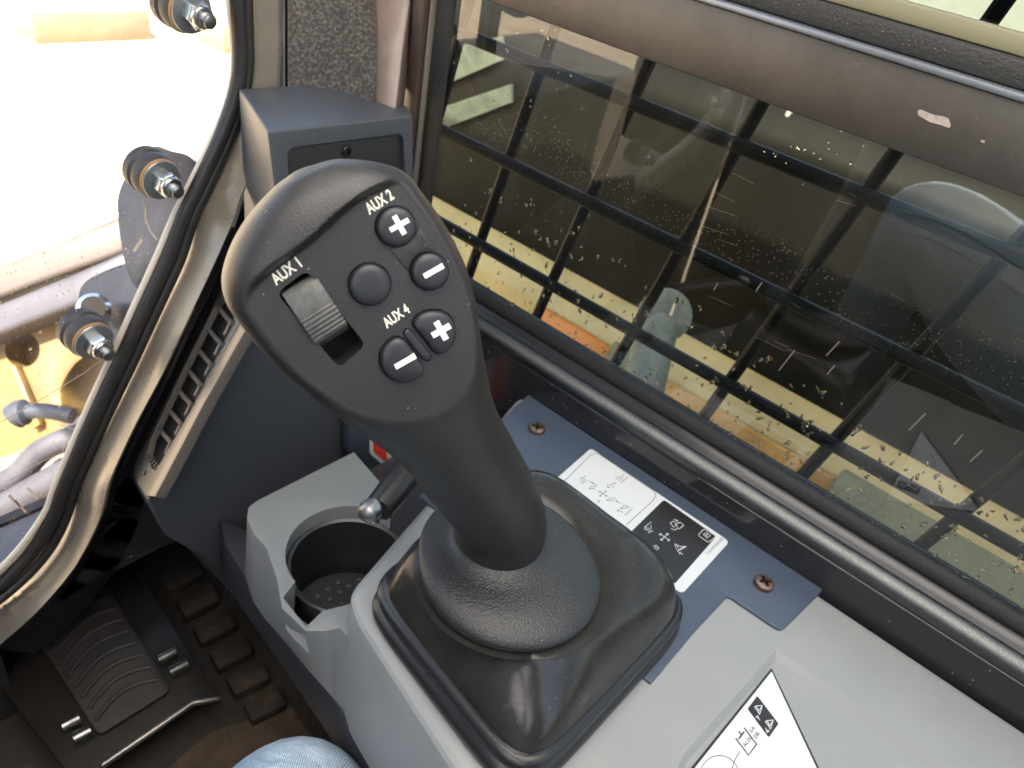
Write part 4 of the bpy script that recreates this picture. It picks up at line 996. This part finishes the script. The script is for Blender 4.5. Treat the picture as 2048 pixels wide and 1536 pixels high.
# carpeted pillar
pil = thing('carpeted_pillar', 'grey-brown carpeted windshield pillar behind the slate housing', 'pillar', cam(650, 80, 0.5))
P = [(572, -80), (746, -80), (752, 60), (748, 240), (572, 240)]
prism('carpet_lining', [cam(*q, 0.53) for q in P], CF * 0.03, M_carpet, pil, bevel=0.004)
prism('dark_edging', [cam(*q, 0.535) for q in ((554, -80), (571, -80), (571, 240), (554, 240))], CF * 0.03, M_black, pil, bevel=0.002)
prism('brown_pillar_face', [cam(*q, 0.538) for q in ((750, -80), (835, -80), (812, 60), (790, 240), (746, 240))], CF * 0.03, mat('pillar_brown', (0.10, 0.07, 0.055), 0.3, mottle=0.6, mscale=30), pil, bevel=0.003)

# ================================================================== SLATE HOUSING WITH AIR VENT
YF = 0.25
hous = thing('corner_housing', 'slate-grey moulded corner housing with inset panel, standing behind the joystick head', 'housing', ony(650, 600, YF))
def hpt(q): return ony(q[0], q[1], q[2])
front = [(535, 262), (690, 246), (824, 230), (830, 420), (838, 640), (900, 1000), (700, 1200), (560, 1300), (430, 1150), (405, 1113), (330, 1070), (296, 1000), (470, 660), (556, 520), (552, 400)]
back = [(478, 178), (694, 164), (816, 214), (830, 420), (838, 640), (900, 1000), (700, 1200), (560, 1300), (430, 1150), (400, 1105), (315, 1050), (258, 950), (448, 600), (490, 480), (487, 380)]
YB = [.343, .342, .30] + [.34] * 5 + [.335, .335, .335, .335, .335, .338, .341]
Fv = [ony(a, b, YF) for a, b in front]
Bv = []
for i, ((a, b), yb) in enumerate(zip(back, YB)):
    if i in (3, 4, 5, 6, 7, 8): p = Fv[i].copy(); p.y = yb
    else: p = ony(a, b, yb)
    Bv.append(p)
n = len(Fv)
obj('housing_shell', Fv + Bv, [tuple(range(n)), tuple(range(2 * n - 1, n - 1, -1))] + [(i, i + n, (i + 1) % n + n, (i + 1) % n) for i in range(n)], M_housing, hous, bevel=0.010, seg=5, angle=1.0)
# inset panel on the front face and its screw
ip = [ony(a, b, YF) for a, b in ((574, 296), (806, 266), (815, 420), (820, 560), (590, 560))]
def inset():
    o = [c for c in kids(hous) if c.name.startswith('housing_shell')][0]
    v, f = prism_data([p - Vector((0, 0.004, 0)) for p in round_poly(ip, 0.006)], Vector((0, 0.0065, 0)))
    boolean(o, cutter(v, f, rootloc(hous)), angle=0.9)
    prism('inset_panel', [p + Vector((0, 0.0018, 0)) for p in round_poly([ip[0].lerp(ip[2], 0.015), ip[1].lerp(ip[3], 0.02), ip[2].lerp(ip[0], .02), ip[3].lerp(ip[1], .02), ip[4].lerp(ip[1], .015)], 0.005)], (0, 0.003, 0), M_black, hous, bevel=0.0006)
    c = ony(692, 301, YF + 0.0018)
    build_screw(0, 0, 0.3, hous, nrm=(0, -1, 0), r=0.0036, base=c, m=mat('black_screw', (0.03, 0.03, 0.03), 0.3, metal=0.6))
inset()
# seam panel to the right with the red and white decal
sp = thing('end_panel', 'slate-blue end panel between housing and console carrying a red and white label', 'panel', ony(720, 900, 0.236))
prism('panel_sheet', [ony(*q, 0.236) for q in ((698, 780), (900, 780), (900, 1160), (762, 1120), (760, 965), (712, 905), (698, 905))], (0, 0.008, 0), M_trim, sp, bevel=0.001)
rd = prism('warning_label', round_poly([ony(*q, 0.2352) for q in ((738, 780), (900, 780), (900, 1040), (826, 980), (740, 908))], [0, 0, 0, 0.001, 0.004]), (0, 0.0005, 0), M_white, sp, smooth=False, label='white label with red bands')
def onw(q): return ony(*q, 0.2350)
prism('red_band', round_poly([onw(q) for q in ((745, 780), (774, 780), (774, 922), (783, 933), (747, 904))], [0, 0, 0, 0, 0.002]), (0, 0.0002, 0), M_red, rd, smooth=False)
prism('red_band', [onw(q) for q in ((815, 958), (850, 930), (860, 1000), (828, 974))], (0, 0.0002, 0), M_red, rd, smooth=False)

def build_vent():
    # plane of the flank
    a, b_, c = ony(300, 985, YF + .012), ony(480, 640, YF + .012), ony(262, 945, .335)
    nrm = unit((b_ - a).cross(c - a))
    if nrm.dot(CF) > 0: nrm = -nrm
    pl0 = a + nrm * 0.0065
    P = lambda x, y, h=0.0: onp(x, y, pl0, nrm) + nrm * h
    z2 = lambda x, y, h=0.0: P(x / 2.926, 500 + y / 2.926, h)
    t = thing('air_vent', 'tan-lit air vent with upright vanes set in the flank of the slate housing', 'air vent', P(360, 800))
    outer = [z2(1330, 150), z2(1200, 425), z2(1000, 820), z2(830, 1160), z2(790, 1235), z2(782, 1290), z2(800, 1370), z2(850, 1440), z2(905, 1445), z2(960, 1340), z2(1190, 900), z2(1450, 440), z2(1560, 240)]
    body = prism('bezel', outer, nrm * -0.007, M_vent, t, bevel=0.0012)
    sl_ = [z2(1360, 190), z2(1255, 330), z2(1070, 700), z2(880, 1110), z2(858, 1190), z2(885, 1275), z2(910, 1292), z2(945, 1235), z2(1180, 830), z2(1400, 440), z2(1500, 260)]
    v, f = prism_data([p - nrm * 0.0045 for p in sl_], nrm * 0.02); boolean(body, cutter(v, f, rootloc(t)))
    prism('vent_shade', [p - nrm * 0.0044 for p in scaled(sl_, 0.99)], nrm * 0.0003, M_recess, t, smooth=False)  # black sheet paints the deep shade behind the vanes
    for (x, y) in ((1366, 255), (1306, 378), (1246, 502), (1186, 622), (1127, 740), (1070, 857), (1013, 970), (956, 1082)):
        a_ = z2(x - 30, y - 38, -0.0008); b2 = z2(x + 32, y + 42, -0.0022)
        tube('vane', [a_, a_.lerp(b2, .5) + nrm * .0003, b2], 0.0016, M_vent, t, n=10)
    for (x, y) in ((1305, 455), (1250, 570), (1193, 690), (1133, 810), (1077, 925), (1020, 1040), (960, 1150)):
        a_ = z2(x - 12, y + 34, -0.0024); b2 = z2(x + 20, y - 34, -0.0024)
        tube('catch', [a_, b2], 0.0011, M_vent, t, n=8)
    # knurled wheel at the lower end
    for k in range(5):
        q = z2(868 + k * 11, 1238 + k * 13, -0.001); q2 = z2(892 + k * 11, 1215 + k * 13, -0.001)
        tube('wheel_rib', [q, q2], 0.0006, M_black, t, n=6)
    lathe('locating_pin', [(0.0017, 0), (0.0017, .0012), (0.001, .0016)], z2(852, 1305, 0.0), nrm, M_black, t, n=16)
build_vent()

# ================================================================== CUP HOLDER
def build_cup():
    ZC = -0.035
    t = thing('cup_holder', 'grey moulded cup holder with black rubber-floored well in front of the console', 'cup holder', onz(650, 1100, ZC))
    P = lambda x, y, z=ZC: onz(x, y, z)
    outl = [(708, 904), (515, 1001), (497, 1015), (494, 1036), (507, 1066), (533, 1096), (554, 1158), (564, 1216), (612, 1262), (650, 1262), (680, 1256), (702, 1282), (717, 1323), (802, 1441), (865, 1536), (960, 1680), (1010, 1680), (906, 1536), (765, 1375), (743, 1330), (742, 1290), (760, 1130), (790, 1000)]
    top = [P(*q) for q in outl]
    lo = [None, None, None, (490, 1150), (506, 1202), (530, 1238), (560, 1272), (581, 1297), (612, 1335), (636, 1362), (668, 1398), (700, 1437), (735, 1475), (800, 1560), (870, 1650), (960, 1780)]
    low = []
    for i, q in enumerate(top):
        low.append(onz(*lo[i], -0.095) if i < len(lo) and lo[i] else Vector((q.x, q.y, -0.095)))
    n = len(top)
    o = obj('cup_body', top + low, [tuple(range(n)), tuple(range(2 * n - 1, n - 1, -1))] + [(i, i + n, (i + 1) % n + n, (i + 1) % n) for i in range(n)], M_cup, t)
    # well: ellipse
    c = P(701, 1103); rx = 0.0392
    circ_ = [c + Vector((math.cos(a), math.sin(a), 0)) * rx for a in [2 * math.pi * i / 48 for i in range(48)]]
    v, f = prism_data([p - Vector((0, 0, 0.066)) for p in circ_], (0, 0, 0.10)); boolean(o, cutter(v, f, rootloc(t)))
    # mug-handle notch on the operator side
    nq = [P(566, 1195), P(612, 1254), P(645, 1222), P(700, 1208), P(720, 1120), P(640, 1100)]
    v, f = prism_data([p - Vector((0, 0, 0.03)) for p in nq], (0, 0, 0.06)); boolean(o, cutter(v, f, rootloc(t)))
    o.data = bake(o.data, [('BEVEL', dict(width=0.0028, segments=3, limit_method='ANGLE', angle_limit=0.5))])
    o.data.polygons.foreach_set('use_smooth', [True] * len(o.data.polygons)); o.data.set_sharp_from_angle(angle=0.8)
    # dark liner
    prof = [(rx - .0012, -.0125), (rx - .0002, -.0115), (rx - .0014, -.0105), (rx - .0034, -.0115), (rx - .0042, -.03), (rx - .005, -.062), (rx - .0018, -.0655)]
    vs, fs = lathe_data(prof, c, (0, 0, 1), 56); fs = fs[:-2]
    obj('well_liner', vs, fs, mat('liner_black', (0.018, 0.018, 0.019), 0.35, bump=0.1), t, angle=1.0)
    md = [c + Vector((math.cos(a), math.sin(a), 0)) * (rx - .006) - Vector((0, 0, .0652)) for a in [2 * math.pi * i / 40 for i in range(40)]]
    prism('well_mat', md, (0, 0, .003), M_matdots, t, bevel=.0006)
    pr = lathe_data([(.0028, 0), (.0026, .0012), (.0012, .0018)], (0, 0, 0), (0, 0, 1), 10); ds = []
    for i in range(-4, 5):
        for j in range(-4, 5):
            q = Vector((i * .0085 + (j % 2) * .004, j * .0078, 0))
            if q.length < .031: ds.append(([c + q + p - Vector((0, 0, .0624)) for p in pr[0]], pr[1]))
    v, f = merge(ds); obj('mat_studs', v, f, M_matdots, t)
    # studded strip in the gap beside the console
    s = [P(706, 1262, -.05), P(1010, 1700, -.05), P(930, 1700, -.05), P(690, 1330, -.05)]
build_cup()
def gap_mat():
    t = thing('studded_strip', 'dark studded rubber strip in the gap between cup holder and console', 'rubber strip', onz(840, 1440, -.034))
    z = -.0335
    q = [onz(720, 1250, z), onz(760, 1240, z), onz(1010, 1600, z), onz(930, 1620, z)]
    prism('strip', q, (0, 0, .0015), M_matdots, t)
    ds = []; pr = lathe_data([(.0016, 0), (.0015, .0009), (.0006, .0013)], (0, 0, 0), (0, 0, 1), 10)
    for k in range(26):
        a = q[0].lerp(q[3], k / 25); b = q[1].lerp(q[2], k / 25)
        for s in (0.15, 0.4, 0.65, 0.9):
            c = a.lerp(b, s + (0.1 if k % 2 else 0)) + Vector((0, 0, .0015)); ds.append(([c + p for p in pr[0]], pr[1]))
    v, f = merge(ds); obj('studs', v, f, M_matdots, t)
gap_mat()

# small locking lever
lev = thing('lock_lever', 'short black lever with worn shiny tip reaching over the cup holder', 'lever', cam(790, 975, .42))
a = cam(757, 1018, .405); b = cam(812, 948, .425); c = cam(868, 880, .45); e = cam(910, 830, .47)
tube('lever_arm', smooth_poly([a, b, c, e], 5, False), [.0080, .0083, .0085] + [.0088] * 13, mat('lever_plastic', (0.016, 0.015, 0.015), 0.3, bump=0.1, dust=0.03), lev, n=20)
tube('groove_rib', smooth_poly([a.lerp(b, .15) - CF * .0075 + CR * .003, b - CF * .0078 + CR * .003, c - CF * .008 + CR * .003], 5, False), .0012, M_black, lev, n=8)
lathe('worn_tip', [(0.0, .0065), (.0035, .0058), (.0056, .004), (.0066, 0), (.0055, -.004)], cam(741, 1021, .4), unit(a - b) - CF * .3, M_shiny, lev, n=24)
lathe('tip_pin', [(.001, .003), (.003, .0022), (.003, -.003)], cam(748, 1037, .4), CD, M_thread, lev, n=14)

# ================================================================== FLOOR
ZFL = -0.34
tag(box('floor', (-0.56, -0.78, ZFL - 0.03), (0.16, 0.479, ZFL), M_floor), 'dark cab floor with brown dried mud', kind='structure')
kp = thing('front_kick_panel', 'dark grey kick panel below the windshield frame', 'panel', ony(200, 1150, .345))
prism('kick_sheet', [ony(*q, .353) for q in ((-260, 1420), (-10, 1296), (66, 1230), (130, 1158), (165, 1104), (200, 1030), (262, 940), (330, 960), (350, 1085), (262, 1112), (200, 1150), (60, 1250), (-20, 1310), (-260, 1440))], (0, .006, 0), mat('kick_grey', (0.045, 0.042, 0.04), 0.6), kp)
prism('toe_wall', [(-.55, .48, ZFL), (.16, .48, ZFL), (.16, .48, -.24), (-.55, .48, -.24)], (0, .01, 0), M_floor, kp)
prism('toe_roof', [(-.55, .3655, -.235), (.16, .3655, -.235), (.16, .478, -.25), (-.55, .478, -.25)], (0, 0, .008), mat('toe_steel', (0.06, 0.055, 0.055), 0.4, mottle=.5, mscale=15), kp)

fm = thing('floor_mat', 'black rubber floor mat with raised blocks caked in brown mud beside the pedal', 'floor mat', onz(450, 1350, ZFL + .004))
zm = ZFL + 0.004
prism('mat_sheet', [onz(*q, zm) for q in ((250, 1100), (410, 1090), (760, 1620), (150, 1720), (-100, 1500))], (0, 0, -.0035), M_mat, fm)
z3 = zpx(0, 1011, 2.926)
for k in range(6):
    cx, cy = 1000 + k * 98, 430 + k * 152
    for row in range(2):
        ox = row * 260; oy = -row * 130
        if row == 1: continue
        q = [z3(cx - 70, cy + 10), z3(cx + 140, cy - 95), z3(cx + 195, cy + 10), z3(cx - 15, cy + 115)]
        prism('raised_block', [onz(x, y, zm) for x, y in q], (0, 0, .012), M_mat, fm, bevel=.003)
dt = thing('mud_patch', 'tan dried mud patch on the floor mat near the knee', 'mud', onz(430, 1500, zm))
def mud():
    rnd = random.Random(4)
    pts = [(330, 1560), (380, 1500), (430, 1462), (500, 1440), (560, 1400), (600, 1440), (700, 1620), (520, 1700), (350, 1690)]
    prism('mud_layer', smooth_poly([onz(*q, zm + .0002) for q in pts], 4), (0, 0, .002), mat('dry_mud', (0.06, 0.044, 0.03), 0.95, mottle=0.8, mscale=40, mcol=(0.10, 0.07, 0.048), bump=0.6, bscale=120), dt, bevel=.0008)
mud()
ped = thing('travel_pedal', 'worn black travel pedal with ribbed rubber tread and steel hinges', 'pedal', onz(220, 1320, -.30))
zp = ZFL + 0.045
Pp = lambda x, y, z=zp: onz(*z3(x, y), z)
prism('pedal_plate', [Pp(0, 1060), Pp(210, 700), Pp(740, 240), Pp(830, 420), Pp(1290, 1135), Pp(1130, 1160), Pp(590, 1530), Pp(520, 1620), Pp(440, 1620)], (0, 0, -.006), M_pedal, ped, bevel=.0015)
prism('rear_flange', [Pp(590, 1530), Pp(1130, 1160), Pp(1285, 1135), Pp(1290, 1150), Pp(1135, 1178), Pp(600, 1548)], (0, 0, .006), mat('flange_bare', (0.3, 0.29, 0.28), 0.3, metal=0.8), ped, bevel=.001)
tp = [Pp(205, 760, zp + .005), Pp(600, 430, zp + .005), Pp(1000, 1080, zp + .005), Pp(575, 1345, zp + .005)]
prism('tread_pad', round_poly(tp, .006), (0, 0, -.004), M_tread, ped, bevel=.001)
for k in range(9):
    s0 = 0.07 + k * 0.105
    a_, b_ = tp[0].lerp(tp[3], s0), tp[1].lerp(tp[2], s0)
    pts = [a_.lerp(b_, u) + (tp[1] - tp[2]).normalized() * (math.sin(u * math.pi) * 0.012) for u in [0.06 + i * .088 for i in range(11)]]
    tube('tread_rib', pts, .0022, M_tread, ped, n=8)
for cx, cy in ((1015, 915), (452, 1305)):
    for dx, dy in ((-45, -32), (22, 40)):
        a_, b_ = Pp(cx + dx - 45, cy + dy + 25, zp + .006), Pp(cx + dx + 55, cy + dy - 28, zp + .006)
        tube('hinge_barrel', [a_, b_], .0055, mat('hinge_steel', (0.35, 0.35, 0.34), 0.25, metal=0.9, mottle=0.5, mscale=100, mcol=(0.1, 0.1, 0.1)), ped, n=16)
hz = thing('corrugated_hose', 'thin black corrugated hose along the lower edge of the slate housing', 'hose', cam(490, 1190, .60))
hp = smooth_poly([cam(*q, d) for q, d in (((418, 1118), .62), ((440, 1150), .61), ((490, 1210), .60), ((560, 1285), .59), ((640, 1380), .57), ((720, 1490), .55), ((790, 1600), .53))], 40, False)
tube('hose_body', hp, [.0048 + .0008 * (1 if i % 4 < 2 else -1) for i in range(len(hp))], M_black, hz, n=12)

# ================================================================== CAB SHELL BEHIND AND ABOVE THE CAMERA
XL = -0.56
rf = thing('cab_roof', 'pale lined cab roof with added white translucent panel as soft top light over the seat', 'roof', (-.2, -.2, .74))
HX0, HX1, HY0, HY1 = -0.47, 0.12, -0.60, 0.26
for nm, lo_, hi_ in (('roof_panel', (XL - .02, HY1, .74), (.28, .40, .78)), ('roof_panel', (XL - .02, -.80, .74), (.28, HY0, .78)), ('roof_panel', (XL - .02, HY0, .74), (HX0, HY1, .78)), ('roof_panel', (HX1, HY0, .74), (.28, HY1, .78))):
    box(nm, lo_, hi_, M_cab, rf)
prism('added_visor', [(XL - .02, .401, .742), (.28, .401, .742), (.28, .78, .70), (XL - .02, .78, .70)], (0, 0, .02), M_cabout, rf, bevel=.004)  # unseen visor added to shade the deck and beams outside
def light_panel_mat():
    m = D.materials.new('light_panel_opal'); m.use_nodes = True; n = m.node_tree.nodes; l = m.node_tree.links; n.clear()
    o = n.new('ShaderNodeOutputMaterial'); t = n.new('ShaderNodeBsdfTranslucent'); t.inputs[0].default_value = (0.75, 0.74, 0.7, 1)
    l.new(t.outputs[0], o.inputs[0]); return m
obj('top_light_panel', [(HX0, HY0, .76), (HX1, HY0, .76), (HX1, HY1, .76), (HX0, HY1, .76)], [(0, 1, 2, 3)], light_panel_mat(), rf, smooth=False, label='white translucent panel added in the roof as a soft overhead light')  # unseen panel added as soft light from above
tag(box('cab_rear_wall', (XL - .02, -0.82, ZFL), (0.20, -0.78, 0.10), M_cab), 'lined lower rear wall of the cab behind the seat', 'wall')
tag(box('cab_door', (XL - .03, -0.779, ZFL), (XL, 0.355, 0.28), M_cabout), 'lower half of the cab door on the far side of the seat', 'door')
tag(box('door_pillar', (XL - .03, -0.779, 0.281), (XL, -0.70, 0.739), M_cabout), 'cab pillar behind the door window', 'pillar')
tag(box('sun_block_header', (XL - .03, -0.699, 0.585), (XL, 0.039, 0.739), M_cab), 'panel added above the far side door window to block sun', 'panel')  # unseen panel added to keep sun off the floor mat
tag(box('sun_block_pillar', (XL - .03, 0.04, 0.281), (XL, 0.355, 0.739), M_cabout), 'broad panel added at the front of the far side door to block sun', 'pillar')  # unseen panel added to stop a sun patch beside the pedal
tag(box('rear_pillar', (0.12, -0.819, 0.101), (0.20, -0.78, 0.739), M_cabout), 'right rear cab pillar behind the seat', 'pillar')
lf = thing('left_windshield_post', 'black painted post and curved sill at the far side of the windshield', 'post', (-0.53, YW, 0))
c_ = smooth_poly([Vector(p) for p in ((-0.525, YW, 0.74), (-0.52, YW, 0.3), (-0.50, YW, 0.12), (-0.43, YW, 0.035), (-0.34, YW, 0.0), (-0.24, YW, -0.02), (-0.165, YW, -.035))], 8, False)
tube('post_frame', [p - Vector((.012, 0, .016)) for p in c_], 0.015, M_frame, lf, n=14)
copy_thing(bolt, Vector((-.27, YW, .03)), 'zinc bolt on the far lower windshield edge, seen mirrored in the side window')
copy_thing(bolt, Vector((-.42, YW, .085)), 'outermost zinc bolt at the rounded far corner of the windshield'); tube('post_seal', [p + Vector((.016, -.012, .014)) for p in c_], 0.0055, M_lip, lf, n=8)
c2 = [Vector((-0.56, YW, 0.74))] + [Vector((-0.56, YW, -0.3)), Vector((-0.16, YW, -0.3))]
cc_ = c_ + [Vector((-0.165, YW, -0.4)), Vector((-0.56, YW, -0.4)), Vector((-0.56, YW, 0.74))]
prism('sill_sheet', cc_, (0, .006, 0), M_cabout, lf)
tag(box('engine_body', (-1.0, -3.0, -1.1), (1.30, -0.84, 0.0), M_yellow, bevel=0.05), 'yellow engine body of the machine behind the cab', 'machine')
tag(box('chassis', (-1.0, -0.83, -1.1), (0.64, 0.45, -0.66), M_dark, bevel=0.02), 'dark machine chassis under the cab', 'machine')
pk = thing('reflection_darkener', 'added dark blocks out of view that darken the side window reflection', 'machine', (-4, 2.3, -1.75))  # unseen blocks added to darken the mirrored windshield view
box('dark_block', (-9.5, 2.2, -1.5), (-4.6, 2.9, 0.15), M_dark, pk, bevel=.06); box('low_brown_block', (-2.44, 1.6, -1.2), (-1.35, 2.2, -.42), mat('brown_steel', (0.2, 0.155, 0.12)), pk, bevel=.04)

# ================================================================== OPERATOR (only a knee shows; the rest is mirrored in the glass)
def skin_obj(name, nodes, edges, m, parent, root=0, sub=2, label=None):
    me = D.meshes.new(name); L = rootloc(parent)
    me.from_pydata([tuple(Vector(p) - L) for p, _ in nodes], edges, [])
    t = D.objects.new('tmp', me); COL.objects.link(t)
    t.modifiers.new('s', 'SKIN'); sv = me.skin_vertices[0].data
    for i, (_, rr) in enumerate(nodes):
        rr = rr if isinstance(rr, tuple) else (rr, rr); sv[i].radius = rr; sv[i].use_root = (i == root)
    ss = t.modifiers.new('u', 'SUBSURF'); ss.levels = sub; ss.render_levels = sub
    dg = bpy.context.evaluated_depsgraph_get(); dg.update(); r = D.meshes.new_from_object(t.evaluated_get(dg)); D.objects.remove(t)
    r.name = name; r.materials.clear(); r.materials.append(m); r.polygons.foreach_set('use_smooth', [True] * len(r.polygons))
    o = D.objects.new(name, r); link(o, parent)
    if label: o['label'] = label
    return o
seat = thing('operator_seat', 'dark fabric operator seat under the seated person', 'seat', (-0.25, -0.32, ZFL))
box('seat_cushion', (-0.42, -0.42, -0.30), (-0.10, -0.06, -0.215), M_seat, seat, bevel=0.02, seg=3)
box('backrest', (-0.41, -0.52, -0.28), (-0.11, -0.43, 0.22), M_seat, seat, bevel=0.025, seg=3)
box('seat_base', (-0.36, -0.40, ZFL + .001), (-0.16, -0.10, -0.301), M_cabout, seat, bevel=0.005)
per = thing('person', 'seated person in light blue jeans and blue shirt, knee rising beside the pedal', 'person', (-0.25, -0.34, -0.2))
K = cam(556, 1618, 0.44)
def person():
    V = Vector
    pel, ch, nk, hd = V((-.26, -.35, -.15)), V((-.26, -.365, .10)), V((-.26, -.345, .24)), V((-.26, -.31, .36))
    rh, lh = V((-.19, -.33, -.155)), V((-.34, -.33, -.10))
    lk = V((-.33, .03, .075)); ra, la = V((-.155, .02, -.30)), V((-.38, .03, -.30))
    rs, ls = V((-.165, -.36, .215)), V((-.355, -.36, .215)); re, le = V((-.10, -.25, .08)), V((-.42, -.25, .10)); rw, lw = V((-.175, -.165, .285)), V((-.335, -.165, .30))
    n = [(pel, (.075, .06)), (V((-.26, -.36, 0)), (.068, .052)), (ch, (.08, .055)), (nk, .034), (V((-.26, -.34, .285)), .032), (V((-.26, -.325, .325)), (.048, .055)), (hd, (.052, .062)), (V((-.26, -.31, .405)), (.046, .054)),
         (rs, .036), (re, .026), (rw, .018), (ls, .036), (le, .026), (lw, .018),
         (rh, .055), (K, .040), (ra, .024), (V((-.15, .075, -.325)), .018), (lh, .055), (lk, .040), (la, .024), (V((-.385, .10, -.325)), .018)]
    e = [(0, 1), (1, 2), (2, 3), (3, 4), (4, 5), (5, 6), (6, 7), (2, 8), (8, 9), (9, 10), (2, 11), (11, 12), (12, 13), (0, 14), (14, 15), (15, 16), (16, 17), (0, 18), (18, 19), (19, 20), (20, 21)]
    # hands with five separate bent fingers holding the phone from behind
    for w_, s in ((10, 1), (13, -1)):
        W = n[w_][0]; palm = W + V((-.012 * s, .022, .016)); n.append((palm, (.021, .010))); pi = len(n) - 1; e.append((w_, pi))
        for k, ln in enumerate((.017, .020, .019, .015)):
            a = palm + V((-.006 * s, .012 - k * .003, .016 - k * .012)); b_ = a + V((-ln * s, .006, .003)); c = b_ + V((-ln * .7 * s, -.002, -.002))
            for q, rr in ((a, .0062), (b_, .0056), (c, .0048)): n.append((q, rr))
            e += [(pi, len(n) - 3), (len(n) - 3, len(n) - 2), (len(n) - 2, len(n) - 1)]
        a = palm + V((.004 * s, -.006, -.016)); b_ = a + V((-.012 * s, -.012, .004)); n += [(a, .0075), (b_, .006)]
        e += [(pi, len(n) - 2), (len(n) - 2, len(n) - 1)]
    body = skin_obj('body', n, e, M_skin, per)
    # face: nose, eyes, mouth and ears
    F_ = V((0, 1, 0)); hc = V((-.26, -.31, .375))
    tube('nose', [hc + V((0, .060, .008)), hc + V((0, .072, -.008)), hc + V((0, .060, -.014))], [.005, .008, .006], M_skin, body, n=10)
    for sx in (-1, 1):
        lathe('eye', [(0.001, .003), (.006, .002), (.008, -.002)], hc + V((.02 * sx, .056, .012)), F_, M_white, body, n=14)
        lathe('ear', [(.004, .004), (.011, .003), (.013, 0), (.011, -.004)], hc + V((.056 * sx, 0, 0)), V((sx, .2, 0)), M_skin, body, n=14)
    tube('mouth', [hc + V((-.016, .056, -.03)), hc + V((0, .061, -.031)), hc + V((.016, .056, -.03))], .003, M_red, body, n=8)
    skin_obj('hair', [(hc + V((0, -.012, .028)), (.056, .060)), (hc + V((0, -.024, -.012)), (.054, .046))], [(0, 1)], M_hair, per)
    # jeans
    jn = [(pel + V((0, 0, -.005)), (.085, .068)), (V((-.26, -.355, -.06)), (.078, .062)), (rh, .068), (rh.lerp(K, .35), .060), (rh.lerp(K, .75), .049), (K + V((0, -.012, .001)), (.060, .060)), (K + V((-.004, .005, -.010)), (.056, .052)), (K.lerp(ra, .45), .040), (ra, .036),
          (lh, .075), (lh.lerp(lk, .5), .086), (lk, .072), (lk.lerp(la, .5), .046), (la, .036)]
    skin_obj('jeans', jn, [(0, 1), (0, 2), (2, 3), (3, 4), (4, 5), (5, 6), (6, 7), (7, 8), (0, 9), (9, 10), (10, 11), (11, 12), (12, 13)], M_denim, per, sub=3, label='light blue denim jeans')
    for dz in (0.0, .012):
        tube('stitched_seam', smooth_poly([V((-.262, .07, .075 - dz * 1.6)), V((-.240, -.01, .10 - dz * 1.6)), V((-.232, -.11, .085 - dz * 1.6)), V((-.236, -.24, .03 - dz * 1.6))], 6, False), .0022, mat('seam_denim', (0.35, 0.47, 0.58), 0.9), per, n=6)
    sn = [(V((-.26, -.357, -.05)), (.080, .064)), (V((-.26, -.36, .03)), (.078, .060)), (ch + V((0, 0, .02)), (.088, .062)), (V((-.26, -.352, .20)), (.07, .05)), (rs, .045), (rs.lerp(re, .5), .038), (re, .034), (re.lerp(rw, .8), .026), (ls, .045), (ls.lerp(le, .5), .038), (le, .034), (le.lerp(lw, .8), .026)]
    skin_obj('shirt', sn, [(0, 1), (1, 2), (2, 3), (2, 4), (4, 5), (5, 6), (6, 7), (2, 8), (8, 9), (9, 10), (10, 11)], M_shirt, per, label='blue work shirt')
    for a_ in (ra, la):
        skin_obj('boot', [(a_ + V((0, 0, .005)), .036), (a_ + V((0, .02, -.018)), .030), (a_ + V((0, .07, -.022)), (.028, .018))], [(0, 1), (1, 2)], M_boots, per)
person()
ph = thing('phone', 'dark smartphone held up in both hands of the seated person', 'phone', CAM - CF * .008)
def phone():
    c = CAM - CF * .0065 - CR * .035 + CD * .012
    q = [c + CR * a * .055 + CD * b * .027 for a, b in ((-1, -1), (1, -1), (1, 1), (-1, 1))]
    prism('phone_body', round_poly(q, .006), -CF * .006, M_gloss, ph, bevel=.0012)
    q = [c - CF * .0061 + CR * a * .052 + CD * b * .0245 for a, b in ((-1, -1), (1, -1), (1, 1), (-1, 1))]
    prism('screen', round_poly(q, .005), -CF * .0002, mat('screen_glass', (0.02, 0.02, 0.025), 0.1), ph)
phone()
